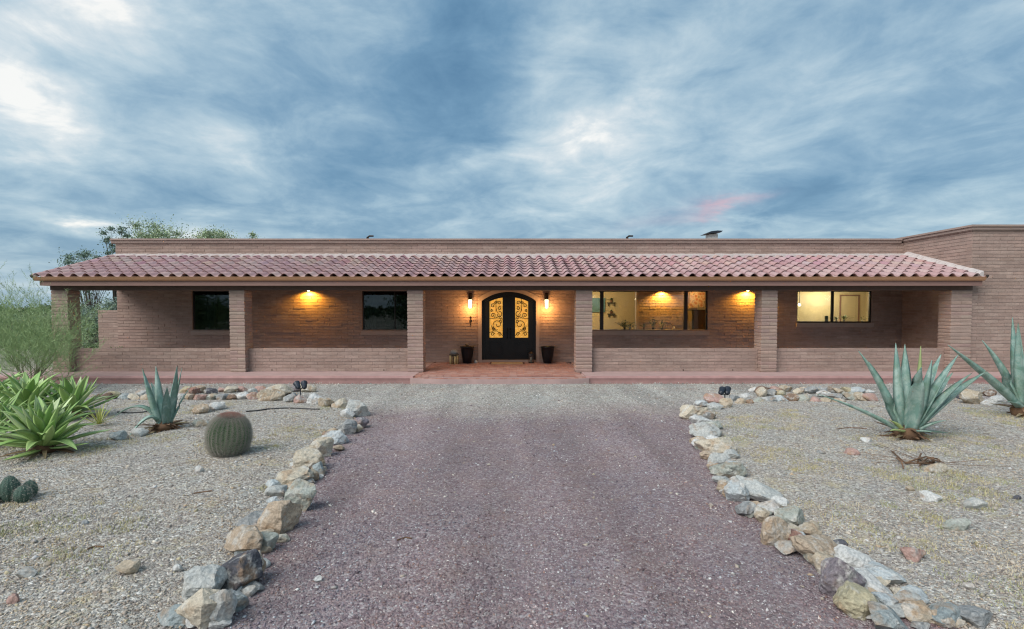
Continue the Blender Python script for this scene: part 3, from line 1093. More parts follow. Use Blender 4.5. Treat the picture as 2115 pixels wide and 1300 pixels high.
b_ = MB(); q0, q1 = wp(1424, 602, KY - .03), wp(1456, 636, KY - .03)
b_.box(q0.x, q1.x, KY - .05, KY - .012, q1.z, q0.z)
tag(b_.build_at('picture', picture_mat(), (q0.x, KY - .05, q1.z)), 'warm floral picture above the dark cabinet in the kitchen window', 'picture')


def bulb(name, p, r, col, e, label, cat='lamp'):
    r_ = empty(name, p, label, cat)
    m = mat(name + '_glow', (1, 1, 1), emit=col, estr=e)
    b_ = MB(); b_.lathe([(r * math.sin(a), -r * math.cos(a)) for a in [R(10 + 16 * i) for i in range(11)]], p, 14); b_.build('bulb', m, r_, smooth=True)
    b_ = MB(); b_.tube([(p[0], p[1], p[2] + r), (p[0], p[1], min(p[2] + r + .6, 2.74))], .008, 6); b_.build('cord', M_dark, r_)
    return r_


p = wp(1314, 618, YB + 3.0)
bulb('pendant_lamp', tuple(p), .05, (1, .86, .6), 12, 'small bright pendant lamp deep inside the kitchen')


def light(kind, loc, energy, col, size=.1, name='lamp_light', **kw):
    l = bpy.data.lights.new(name, kind); l.energy = energy; l.color = col
    if kind == 'AREA': l.size = size
    else: l.shadow_soft_size = size
    for k, v_ in kw.items(): setattr(l, k, v_)
    o = bpy.data.objects.new(name, l); COL.objects.link(o); o.location = loc
    return o


WARM = (1.0, .70, .34)
light('POINT', (KX0 + 1.0, YB + 2.6, 2.5), 30, (1, .86, .58), .12)
sp = light('SPOT', (wp(1366, 600, KY).x, KY - .15, 2.68), 100, (1, .50, .07), .05, spot_size=R(150), spot_blend=.6)
light('POINT', (KX1 - .9, KY - .5, 2.6), 5, (1, .62, .3), .05)

# study
SX0, SX1 = WIN['w4'][0] - .25, 13.32
room(SX0, SX1, YB + 1.7, ZS, 2.74, M_cream, M_cab)
SB = YB + 1.7
q0, q1 = wp(1737, 612, SB), wp(1771, 665, SB)
b_ = MB()
for xa, xb in ((q0.x - .05, q0.x), (q1.x, q1.x + .05)): b_.box(xa, xb, SB - .03, SB - .002, ZS, q0.z)
b_.box(q0.x - .05, q1.x + .05, SB - .03, SB - .002, q0.z + .001, q0.z + .05); b_.build('inner_door_trim', M_fascia, house)
b_ = MB(); b_.box(q0.x + .002, q1.x - .002, SB - .02, SB - .001, ZS, q0.z - .004); b_.build('inner_door', M_cream, house)
light('POINT', ((SX0 + SX1) / 2, YB + .9, 2.45), 24, (1, .88, .60), .15)
zs4 = WIN['w4'][2] + .046
bx = MB(); bx.box(WIN['w4'][0], WIN['w4'][1], YB + .118, YB + .36, zs4 - .09, zs4 - .004); bx.build('inner_sill', M_plaster, house)
pp = wp(1743, 664, YB + .24)
houseplant(pp.x, YB + .24, zs4, .17, 70, 'leafy green plant on the sill of the bright cream-lit window', M_white, .045, .05, .085, .02, seed=11, spread=.9)
pp = wp(1727, 664, YB + .24)
houseplant(pp.x, YB + .24, zs4, .13, 40, 'smaller leafy plant against the mullion of the bright cream-lit window', M_white, .04, .045, .08, .018, seed=12)
pp = wp(1781, 664, YB + .24)
houseplant(pp.x, YB + .24, zs4, .15, 18, 'sparse drooping plant near the dark frame end of the cream-lit window', M_white, .035, .04, .06, .012, seed=13, spread=.6)
pp = wp(1707, 664, YB + .24)
b_ = MB(); b_.lathe([(.05, 0), (.055, .05), (.055, .17), (.045, .185), (.04, .19)], (pp.x, YB + .24, zs4), 16)
tag(b_.build_at('green_jar', M_grpot, (pp.x, YB + .24, zs4), smooth=True), 'squat dark green jar on the sill of the cream-lit window', 'jar')
p = wp(1651, 630, YB + .35)
bulb('sill_lamp', tuple(p), .035, (1, .92, .7), 14, 'small bright bulb at the dark edge of the cream-lit window')

# ---- front doors
door = empty('front_door', (0, 0, 0)); door.parent = house; door.location = Vector((DCX, YB, DZ0)) - wloc(house)
DB = ZS + .085
# plaster lined opening and threshold
mb = MB()
N = 20
pts_o = [(DCX - DHW - .12, ZS)] + [(x, arch_z(x, .12)) for x in [lerp(DCX - DHW - .12, DCX + DHW + .12, i / N) for i in range(N + 1)]] + [(DCX + DHW + .12, ZS)]
pts_i = [(DCX - DHW, ZS)] + [(x, arch_z(x)) for x in [lerp(DCX - DHW, DCX + DHW, i / N) for i in range(N + 1)]] + [(DCX + DHW, ZS)]
k = len(pts_o)
vs_ = [(p[0], YB - .03, p[1]) for p in pts_o] + [(p[0], YB - .03, p[1]) for p in pts_i] + [(p[0], YB + .1, p[1]) for p in pts_i] + [(p[0], YB + .02, p[1]) for p in pts_o]
fs = []
for i in range(k - 1):
    fs += [(i, i + 1, k + i + 1, k + i), (k + i, k + i + 1, 2 * k + i + 1, 2 * k + i), (3 * k + i, 3 * k + i + 1, i + 1, i)]
mb.add(vs_, [f[::-1] for f in fs]); mb.build('door_surround', M_plaster, door)
mb = MB(); mb.box(DCX - DHW, DCX + DHW, YB - .02, YB + .2, ZS, DB); mb.build('threshold', M_coping, door)
# iron frame
IN = .10
def arch_inner(x):
    return arch_z(x) - .11
mb = MB()
pts_i2 = [(DCX - DHW + IN, DB)] + [(x, arch_inner(x)) for x in [lerp(DCX - DHW + IN, DCX + DHW - IN, i / N) for i in range(N + 1)]] + [(DCX + DHW - IN, DB)]
pts_o2 = [(DCX - DHW, DB)] + [(x, arch_z(x)) for x in [lerp(DCX - DHW, DCX + DHW, i / N) for i in range(N + 1)]] + [(DCX + DHW, DB)]
vs_ = [(p[0], YB + .05, p[1]) for p in pts_o2] + [(p[0], YB + .05, p[1]) for p in pts_i2] + [(p[0], YB + .12, p[1]) for p in pts_i2]
k = len(pts_o2); fs = []
for i in range(k - 1): fs += [(i + 1, i, k + i, k + i + 1), (k + i + 1, k + i, 2 * k + i, 2 * k + i + 1)]
mb.add(vs_, fs); mb.build('door_frame', M_black, door)


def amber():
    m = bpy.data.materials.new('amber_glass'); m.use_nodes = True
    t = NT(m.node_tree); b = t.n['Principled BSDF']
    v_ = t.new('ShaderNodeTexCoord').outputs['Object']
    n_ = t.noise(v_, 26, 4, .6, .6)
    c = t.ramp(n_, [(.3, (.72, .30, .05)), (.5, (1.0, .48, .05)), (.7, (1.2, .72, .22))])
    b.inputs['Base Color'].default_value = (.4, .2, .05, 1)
    t.put(b.inputs['Emission Color'], c); b.inputs['Emission Strength'].default_value = .27  # emission stands in for indoor light shining through the door glass
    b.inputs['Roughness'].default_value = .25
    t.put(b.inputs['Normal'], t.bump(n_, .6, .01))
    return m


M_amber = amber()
gz0 = wp(1050, 698, YB).z
for s_ in (-1, 1):
    leaf = empty('door_leaf', (0, 0, 0)); leaf.parent = door
    leaf.location = (0, 0, 0)
    # glass opening of this leaf
    xi, xo = DCX + s_ * abs(wp(1038, 650, YB).x - wp(1051, 650, YB).x), DCX + s_ * abs(wp(1011, 650, YB).x - wp(1051, 650, YB).x)
    lo, hi = min(xi, xo), max(xi, xo)
    e0, e1 = (DCX + .004, DCX + DHW - IN - .004) if s_ > 0 else (DCX - DHW + IN + .004, DCX - .004)
    top = lambda x: arch_inner(x) - .004
    gt = lambda x: arch_inner(x) - .02 - .055
    mb = MB(); y0, y1 = YB + .062, YB + .115
    n = 10
    def strip(xa, xb, zlo, zhi):
        for i in range(n):
            a, b_ = lerp(xa, xb, i / n), lerp(xa, xb, (i + 1) / n)
            mb.add([(a, y0, zlo(a)), (b_, y0, zlo(b_)), (b_, y0, zhi(b_)), (a, y0, zhi(a)), (a, y1, zlo(a)), (b_, y1, zlo(b_)), (b_, y1, zhi(b_)), (a, y1, zhi(a))],
                   [(0, 1, 2, 3), (5, 4, 7, 6), (0, 4, 5, 1), (3, 2, 6, 7), (0, 3, 7, 4), (1, 5, 6, 2)])
    strip(e0, lo, lambda x: DB, top); strip(hi, e1, lambda x: DB, top)
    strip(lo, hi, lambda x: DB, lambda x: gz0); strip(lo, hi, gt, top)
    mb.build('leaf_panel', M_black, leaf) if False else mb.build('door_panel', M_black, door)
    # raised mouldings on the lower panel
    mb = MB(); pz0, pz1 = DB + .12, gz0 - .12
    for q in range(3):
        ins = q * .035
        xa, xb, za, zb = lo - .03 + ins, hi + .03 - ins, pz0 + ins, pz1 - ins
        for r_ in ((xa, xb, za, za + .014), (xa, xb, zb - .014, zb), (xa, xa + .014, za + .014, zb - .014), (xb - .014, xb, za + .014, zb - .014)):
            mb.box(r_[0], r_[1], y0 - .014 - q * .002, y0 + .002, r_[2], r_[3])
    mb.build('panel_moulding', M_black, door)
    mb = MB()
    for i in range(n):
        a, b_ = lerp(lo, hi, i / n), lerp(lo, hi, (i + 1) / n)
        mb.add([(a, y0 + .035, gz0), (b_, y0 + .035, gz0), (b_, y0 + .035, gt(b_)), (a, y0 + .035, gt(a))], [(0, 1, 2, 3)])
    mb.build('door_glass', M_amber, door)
    # wrought scrollwork
    mb = MB()
    wd = hi - lo; ht = gz0 and (gt((lo + hi) / 2) - gz0)
    def P_(a, b_): return ((lo + a * wd) if s_ < 0 else (hi - a * wd), y0 + .014, gz0 + b_ * ht)
    def scroll(cx_, cy_, r0, r1, a0, turns, rad=.013, asp=ht / wd):
        pts = []
        for i in range(22):
            t_ = i / 21; r_ = lerp(r0, r1, t_); a = a0 + turns * 2 * math.pi * t_
            pts.append(P_(cx_ + r_ * math.cos(a), cy_ + r_ * math.sin(a) / asp))
        mb.tube(pts, rad, 5)
    scroll(.62, .34, .40, .06, R(250), -1.35)
    scroll(.50, .30, .34, .30, R(170), .35)
    scroll(.25, .58, .20, .04, R(300), 1.3)
    scroll(.72, .60, .26, .10, R(90), -.8)
    scroll(.26, .83, .17, .04, R(30), 1.2)
    scroll(.74, .90, .17, .03, R(200), -1.25)
    scroll(.78, .76, .15, .04, R(60), 1.1)
    scroll(.24, .09, .16, .04, R(0), 1.2)
    scroll(.78, .09, .15, .04, R(180), -1.2)
    scroll(.30, .22, .13, .03, R(90), 1.2)
    scroll(.80, .42, .14, .03, R(270), 1.1)
    scroll(.14, .70, .10, .03, R(120), -1.2)
    scroll(.48, .92, .12, .03, R(160), 1.2)
    mb.tube([P_(.48, .68), P_(.5, .8), P_(.5, 1.0)], .010, 5)
    mb.tube([P_(0, .49), P_(.3, .5), P_(.6, .515), P_(1, .48)], .010, 5)
    mb.tube([P_(.4, .5), P_(.7, .56), P_(.9, .44)], .009, 5)
    mb.tube([P_(.95, .5), P_(.55, .68), P_(.48, .8)], .009, 5)
    mb.tube([P_(.55, .17), P_(.8, .12), P_(1, .05)], .009, 5)
    mb.tube([P_(0, .13), P_(.3, .17), P_(.55, .17)], .009, 5)
    mb.build('scroll_grille', mat('rust_iron', (.012, .007, .004), rough=.55), door)
    mb = MB(); hx = DCX + s_ * .055
    mb.tube([(hx, y0 - .005, gz0 - .02), (hx, y0 - .07, gz0 + .02), (hx, y0 - .07, gz0 + .28), (hx, y0 - .005, gz0 + .32)], .013, 8); mb.build('handle', M_black, door)
    bpy.data.objects.remove(leaf)
mb = MB(); mb.box(DCX - .03, DCX + .03, YB + .045, YB + .061, DB, arch_inner(DCX) - .01); mb.build('door_astragal', M_black, door)

# ================================================================== things on the porch
GLOW = mat('lantern_glass', (1, .9, .7), emit=(1.0, .80, .44), estr=2.0)


def lantern(px, label):
    p = wp(px, 628, YB - .16); x, y = p.x, YB - .16
    zt, zb = wp(px, 606, y).z, wp(px, 637, y).z
    r_ = empty('wall_lantern', (x, YB, zb), label, 'wall lantern', 'lanterns beside the front doors')
    zg = wp(px, 619, y).z
    b_ = MB(); b_.box(x - .05, x + .05, YB - .035, YB - .012, zg - .02, zt + .01); b_.tube([(x, YB - .03, zt - .03), (x, y, zt + .01), (x, y, zt)], .012, 6); b_.build('bracket', M_dark, r_)
    b_ = MB(); b_.lathe([(.078, zg - .005 - zb), (.082, zg + .02 - zb), (.062, zg + .045 - zb), (.058, zt - zb - .04), (.02, zt - zb)], (x, y, zb), 16); b_.build('cap', M_dark, r_)
    b_ = MB(); b_.lathe([(.035, .0), (.048, .02), (.062, zg - zb - .006)], (x, y, zb), 16); b_.build('glass', GLOW, r_, smooth=True)
    b_ = MB()
    for j in range(4):
        a = R(45 + 90 * j); b_.tube([(x + .038 * math.cos(a), y + .038 * math.sin(a), zb), (x + .066 * math.cos(a), y + .066 * math.sin(a), zg)], .004, 4)
    b_.lathe([(.02, -.022), (.04, -.004), (.038, .001)], (x, y, zb), 12)
    b_.build('cage', M_dark, r_)
    light('POINT', (x, YB - .32, zb - .05), 15, (1.0, .50, .14), .06)


lantern(971, 'lit black wall lantern above the small cross, beside the arched front doors')
lantern(1129, 'lit black wall lantern above the empty black pot, beside the arched front doors')


def flood(px, label, e):
    p = wp(px, 604, YB - .14)
    z = 2.68
    r_ = empty('porch_light', (p.x, YB, z), label, 'porch light', 'amber lights under the porch ceiling')
    b_ = MB(); b_.box(p.x - .06, p.x + .06, YB - .04, YB - .012, z - .06, z + .055); b_.build('back_plate', M_dark, r_)
    b_ = MB(); b_.lathe([(.05, -.03), (.055, .0), (.04, .04), (.015, .06)], (p.x, YB - .13, z), 14); b_.build('shade', M_dark, r_, smooth=True)
    b_ = MB(); b_.lathe([(.01, -.065), (.035, -.05), (.042, -.031)], (p.x, YB - .13, z), 14)
    b_.build('bulb', mat('flood_bulb', (1, 1, 1), emit=(1, .72, .25), estr=5), r_, smooth=True)
    o = light('SPOT', (p.x, YB - .16, z - .08), e, (1, .47, .05), .035, spot_size=R(165), spot_blend=.5)
    o.rotation_euler = (R(14), 0, 0)


flood(637, 'glowing amber porch light between the two dark windows', 58)
flood(1545, 'glowing amber porch light between the wide window and the next column', 58)

# pots
def big_pot(px, pyb, label, plant):
    x, y = wp(px, 720, YB - .30).x, YB - .30
    s_ = F / y
    r_ = empty('tall_pot', (x, y, ZS), label, 'pot', 'black pots flanking the doors')
    H = .575; rt = 14.2 / s_
    prof = [(rt * .50, 0), (rt * .62, .02), (rt * .80, H * .4), (rt * .93, H * .75), (rt * .98, H * .93), (rt * 1.04, H * .94), (rt * 1.04, H), (rt * .88, H), (rt * .84, H * .86), (rt * .4, H * .85)]
    b_ = MB(); b_.lathe(prof, (x, y, ZS), 28); b_.build('pot_body', M_potblk, r_, smooth=True)
    b_ = MB(); b_.lathe([(rt * .83, H * .84), (rt * .83, H * .88), (.01, H * .9)], (x, y, ZS), 20); b_.build('soil', mat('soil', (.07, .05, .035), rough=1), r_)
    if plant:
        b_ = MB(); sprig(b_, (x, y, ZS + H * .9), .16, 90, .085, .016, 1.0, 5, .2); b_.build('succulent', mat('dry_succulent', (.17, .13, .085), rough=.8, objrand=.1), r_)
    else:
        b_ = MB(); sprig(b_, (x, y, ZS + H * .86), .09, 40, .06, .014, 1.0, 6); b_.build('succulent', M_leafd, r_)


big_pot(965, 748, 'tall black glazed pot with a brown succulent, next to the log stool', True)
big_pot(1131, 748.5, 'tall black glazed pot standing apart beyond the candle lantern', False)
# log stool with a grey cap stone
g_ = gp(938, 752, ZS); x, y = g_.x, g_.y
r_ = empty('log_planter', (x, y, ZS), 'split-log stool with a grey stone lying on it, left of the potted succulent'.replace('left of', 'beside'), 'stool')
b_ = MB(); b_.lathe([(.105, 0), (.12, .02), (.12, .27), (.11, .28)], (x, y, ZS), 18); b_.build('log_core', mat('dark_wood', (.12, .075, .04), rough=.8, vary=.3), r_, smooth=True)
for i in range(9):
    a = R(i * 40 + 250); xx, yy = x + .125 * math.cos(a), y + .125 * math.sin(a)
    b_ = MB(); b_.tube([(xx, yy, ZS), (xx, yy, ZS + .25 + .02 * (i % 3))], .034, 8)
    b_.build('stave', mat('pale_wood' if i % 3 else 'brown_wood', (.55, .42, .20) if i % 3 else (.25, .15, .07), rough=.7, vary=.2), r_, smooth=True)
b_ = MB(); b_.lathe([(.13, .285), (.165, .30), (.17, .325), (.12, .335)], (x, y, ZS), 18); b_.build('seat', mat('stool_top', (.09, .075, .06), rough=.8), r_, smooth=True)
b_ = MB(); b_.lathe([(.10, .0), (.135, .03), (.125, .08), (.08, .13), (.03, .15)], (x + .0, y, ZS + .338), 14)
tag(b_.build_at('cap_stone', mat('grey_stone_plain', (.22, .23, .24), rough=.85, vary=.25, bump=.5), (x, y, ZS + .338), smooth=True), 'rounded grey stone resting on the log stool by the doors', 'rock')
# little white rock by the pot
g_ = wp(983, 747, YB - .14)
b_ = MB(); b_.lathe([(.05, 0), (.07, .02), (.06, .06), (.03, .085), (.01, .09)], (g_.x, g_.y, ZS), 9)
tag(b_.build_at('white_rock', mat('white_rock_m', (.55, .52, .48), rough=.8, bump=.5), (g_.x, g_.y, ZS)), 'fist-sized white rock on the porch floor between pot and doors', 'rock')
# door mat
g0_, g1_ = wp(1011, 752.5, YB - .62), wp(1079, 745, YB - .10)
matr = empty('door_mat', (g0_.x, g0_.y, ZS), 'tan coir mat with dark ends in front of the double doors', 'doormat')
b_ = MB(); b_.box(g0_.x + .06, g1_.x - .0, g0_.y, g1_.y, ZS + .004, ZS + .024)
b_.build('coir', mat('coir', (.42, .29, .16), rough=1, vary=.35, vscale=5, bump=.6, bscale=80), matr)
b_ = MB()
b_.box(g0_.x, g0_.x + .055, g0_.y - .01, g1_.y + .01, ZS + .004, ZS + .026); b_.box(g1_.x + .005, g1_.x + .06, g0_.y - .01, g1_.y + .01, ZS + .004, ZS + .026)
b_.build('mat_end', mat('mat_end', (.12, .06, .045), rough=1), matr)
# floor lantern
g_ = wp(1097, 747.5, YB - .2); x, y = g_.x, g_.y
fl = empty('floor_lantern', (x, y, ZS), 'grey glass candle lantern on the floor in front of the doors', 'lantern')
b_ = MB()
for a, c_ in ((-1, -1), (1, -1), (1, 1), (-1, 1)): b_.box(x + a * .075 - .008, x + a * .075 + .008, y + c_ * .075 - .008, y + c_ * .075 + .008, ZS + .03, ZS + .31)
b_.box(x - .09, x + .09, y - .09, y + .09, ZS, ZS + .03); b_.box(x - .09, x + .09, y - .09, y + .09, ZS + .31, ZS + .33)
b_.lathe([(.085, .33), (.05, .37), (.02, .39)], (x, y, ZS), 12)
b_.build('frame', M_dark, fl)
b_ = MB(); b_.tube([(x - .03, y, ZS + .385), (x - .04, y, ZS + .43), (x, y, ZS + .46), (x + .04, y, ZS + .43), (x + .03, y, ZS + .385)], .006, 6); b_.build('handle', M_dark, fl)
b_ = MB(); b_.lathe([(.038, .03), (.038, .19), (.03, .195)], (x, y, ZS), 14); b_.build('candle', mat('wax', (.42, .42, .38), rough=.5), fl, smooth=True)
b_ = MB()
b_.box(x - .067, x + .067, y - .078, y - .075, ZS + .03, ZS + .31); b_.box(x + .075, x + .078, y - .067, y + .067, ZS + .03, ZS + .31); b_.box(x - .078, x - .075, y - .067, y + .067, ZS + .03, ZS + .31)
b_.build('glass', M_glass, fl)
# wall cross
p0, p1, pm = wp(972, 655, YB), wp(972, 672, YB), wp(972, 662, YB)
b_ = MB(); x = pm.x
b_.box(x - .018, x + .018, YB - .045, YB - .012, p1.z, p0.z); b_.box(x - .045, x + .045, YB - .05, YB - .014, pm.z - .02, pm.z + .02)
b_.lathe([(.004, -.03), (.03, -.015), (.034, .01), (.02, .03), (.004, .034)], (x, YB - .045, p0.z), 10)
tag(b_.build_at('wall_cross', M_dark, (x, YB - .02, p1.z)), 'small dark cross ornament on the wall below a lit lantern', 'ornament')
p0 = wp(1109, 666, YB)
b_ = MB(); b_.box(p0.x - .02, p0.x + .02, YB - .045, YB - .031, p0.z - .05, p0.z + .05)
tag(b_.build_at('doorbell', M_flash, (p0.x, YB - .03, p0.z - .05)), 'small pale doorbell beside the arched doors', 'doorbell')

# ---- roof furniture
p = wp(1467, 487, 22.0)
rv = empty('roof_vent', (p.x, 22, TOP - .5), 'black square vent with tilted lid above the parapet', 'vent')
b_ = MB(); b_.box(p.x - .12, p.x + .2, 21.7, 22.2, TOP - .5, p.z + .02); b_.build('vent_base', M_white, rv)
b_ = MB()
z = p.z + .03
b_.prism([(p.x - .32, z + .0), (p.x + .26, z + .04), (p.x + .32, z + .10), (p.x + .10, z + .11), (p.x - .15, z + .08)], 'y', 21.5, 22.3)
b_.build('vent_lid', M_stake, rv)
for px, l in ((762, 'small dark pipe hood above the parapet over the darker side of the porch'), (1298, 'thin bent pipe hood above the parapet over the wide kitchen window')):
    p = wp(px, 489, 21.0)
    b_ = MB(); b_.tube([(p.x - .05, 21, TOP - .5), (p.x - .05, 21, p.z - .03), (p.x + .02, 21, p.z + .02), (p.x + .18, 21, p.z + .02)], [.05, .05, .035, .03], 8)
    tag(b_.build_at('roof_pipe', M_dark, (p.x, 21, TOP - .5)), l, 'pipe')

# ================================================================== rocks
def unit_ico(sub):
    b = bmesh.new(); bmesh.ops.create_icosphere(b, subdivisions=sub, radius=1)
    v_ = np.array([x.co[:] for x in b.verts]); f_ = [tuple(q.index for q in f.verts) for f in b.faces]; b.free()
    return v_, f_


ICO = {k: unit_ico(k) for k in (1, 2, 3, 4)}
PALETTE = {
    'cream': (.54, .48, .38), 'white': (.60, .60, .58), 'pale grey': (.45, .46, .44), 'grey': (.30, .31, .31), 'blue-grey': (.30, .345, .35),
    'pale blue': (.47, .51, .52), 'green-grey': (.37, .39, .345), 'tan': (.46, .385, .29), 'rust-tan': (.45, .36, .27), 'brown': (.22, .15, .11),
    'charcoal': (.10, .10, .115), 'purple-grey': (.24, .21, .23), 'yellow-tan': (.42, .38, .26), 'pink': (.44, .29, .25), 'reddish': (.32, .18, .14)}


def rock_mesh(w, d, h, col, seed, sub=3):
    rnd = np.random.default_rng(seed)
    v_, f_ = ICO[sub]; v_ = v_.copy()
    for _ in range(18):
        n_ = rnd.normal(size=3); n_ /= np.linalg.norm(n_)
        dd = rnd.uniform(.50, .86)
        pr_ = v_ @ n_ - dd
        v_ -= np.outer(np.maximum(pr_, 0), n_) * .96
    sd = rnd.uniform(0, 100, 3)
    for i in range(len(v_)):
        p_ = v_[i]
        k = 1 + .13 * noise.noise((p_[0] * 1.3 + sd[0], p_[1] * 1.3 + sd[1], p_[2] * 1.3 + sd[2])) + .09 * noise.noise((p_[0] * 3.4 + sd[1], p_[1] * 4 + sd[2], p_[2] * 4 + sd[0])) + .045 * noise.noise((p_[0] * 9 + sd[1], p_[1] * 11 + sd[2], p_[2] * 11))
        v_[i] = p_ * k
    mn, mx = v_.min(0), v_.max(0)
    v_ = (v_ - (mn + mx) / 2) / (mx - mn) * np.array([w, d, h])
    c = np.array(col) * rnd.uniform(.93, 1.06)
    cols = np.repeat(c[None, :], len(v_), 0)
    v_[:, 2] += h / 2
    return new_mesh('rock', v_.tolist(), f_, M_rock, cols)


def put_rock(px, pt, pb, wpx, cname, label, group, seed, depthk=.8, tilt=None, name='border_stone', sink=.12, rise=0):
    g_ = gp(px, pb)
    s_ = F / g_.y
    w = wpx / s_ * 1.24
    th = math.atan2(EYE, g_.y)
    d = w * depthk if wpx / max(pb - pt, 1) < 2.2 else w * .5
    h = ((pb - pt) / s_ / math.cos(th) - d * .62 * math.sin(th)) / math.cos(th)
    h = max(h, w * (.46 if wpx < 64 else .34))
    me = rock_mesh(w, d, h * (1 + sink * 1.5), PALETTE[cname], seed, 4 if wpx > 45 else (3 if wpx > 22 else 2))
    o = bpy.data.objects.new(name, me); COL.objects.link(o)
    o.location = (g_.x, g_.y + d * .45, -h * sink * 1.5 + rise)
    rr = random.Random(seed)
    o.rotation_euler = (rr.uniform(-.12, .12), rr.uniform(-.15, .15) if tilt is None else tilt, rr.uniform(-.2, .2))
    return tag(o, label, 'rock', group)


ORD = ['', 'first', 'second', 'third', 'fourth', 'fifth', 'sixth', 'seventh', 'eighth', 'ninth', 'tenth', 'eleventh', 'twelfth', 'thirteenth', 'fourteenth', 'fifteenth', 'sixteenth', 'seventeenth', 'eighteenth', 'nineteenth', 'twentieth']
def ordn(n):
    if n <= 20: return ORD[n]
    t_, u_ = divmod(n, 10)
    base = {2: ('twenty', 'twentieth'), 3: ('thirty', 'thirtieth'), 4: ('forty', 'fortieth'), 5: ('fifty', 'fiftieth'), 6: ('sixty', 'sixtieth')}[t_]
    return base[1] if u_ == 0 else base[0] + '-' + ORD[u_]


LEFT = [(396, 1229, 1312, 92, 'cream'), (455, 1229, 1300, 46, 'pale grey'), (345, 1257, 1300, 70, 'blue-grey'), (398, 1180, 1254, 74, 'pale grey'), (452, 1177, 1229, 56, 'white'),
        (474, 1152, 1232, 82, 'charcoal'), (489, 1232, 1266, 30, 'blue-grey'), (512, 1213, 1235, 26, 'pale grey'), (516, 1146, 1205, 33, 'tan'), (491, 1090, 1157, 74, 'rust-tan'),
        (516, 1063, 1100, 58, 'grey'), (545, 1100, 1143, 40, 'green-grey'), (569, 1034, 1106, 70, 'rust-tan'), (562, 1008, 1033, 42, 'pale grey'), (608, 995, 1062, 54, 'green-grey'),
        (598, 967, 1009, 66, 'cream'), (640, 968, 996, 24, 'tan'), (632, 923, 977, 60, 'cream'), (611, 960, 972, 18, 'rust-tan'), (655, 955, 985, 22, 'blue-grey'), (661, 905, 948, 42, 'cream'),
        (690, 888, 920, 38, 'pale blue'), (675, 893, 906, 22, 'brown'), (713, 866, 900, 36, 'grey'), (738, 858, 886, 32, 'purple-grey'), (731, 824, 863, 46, 'pale grey'), (716, 842, 866, 26, 'white'),
        (697, 822, 846, 26, 'cream'), (671, 819, 845, 28, 'tan'), (647, 812, 838, 28, 'white'), (617, 815, 838, 21, 'pink'), (594, 810, 836, 25, 'grey'), (571, 800, 820, 42, 'cream'), (552, 820, 833, 50, 'tan'),
        (521, 809, 828, 24, 'pink'), (495, 809, 828, 32, 'white'), (475, 812, 829, 18, 'brown'), (455, 813, 830, 22, 'grey'), (432, 812, 829, 24, 'green-grey'), (408, 814, 830, 24, 'pink'), (388, 813, 829, 20, 'tan'),
        (274, 812, 828, 22, 'cream'), (251, 812, 828, 25, 'blue-grey'), (230, 805, 824, 26, 'yellow-tan'), (205, 812, 829, 28, 'brown'), (181, 812, 829, 26, 'grey'), (157, 806, 830, 30, 'tan'), (137, 812, 830, 20, 'pink'),
        (300, 813, 829, 22, 'tan'), (370, 812, 828, 22, 'pale grey')]
LEFT.sort(key=lambda r_: -r_[2] if r_[2] > 846 else -(846 - (r_[0] * -1 + 760) / 20))
used_l = {}
def lab(size, cname, n, total, side, wpx):
    return f"{size} {cname} stone, {ordn(n)} from the near end of the {side} border"
for i, r_ in enumerate(LEFT):
    sz = 'large' if r_[3] > 55 else ('medium' if r_[3] > 30 else 'small')
    put_rock(*r_, lab(sz, r_[4], i + 1, len(LEFT), 'barrel-cactus side', r_[3]), 'stones edging the barrel-cactus side of the driveway', 100 + i + (57 if r_[4] == 'charcoal' else 0))
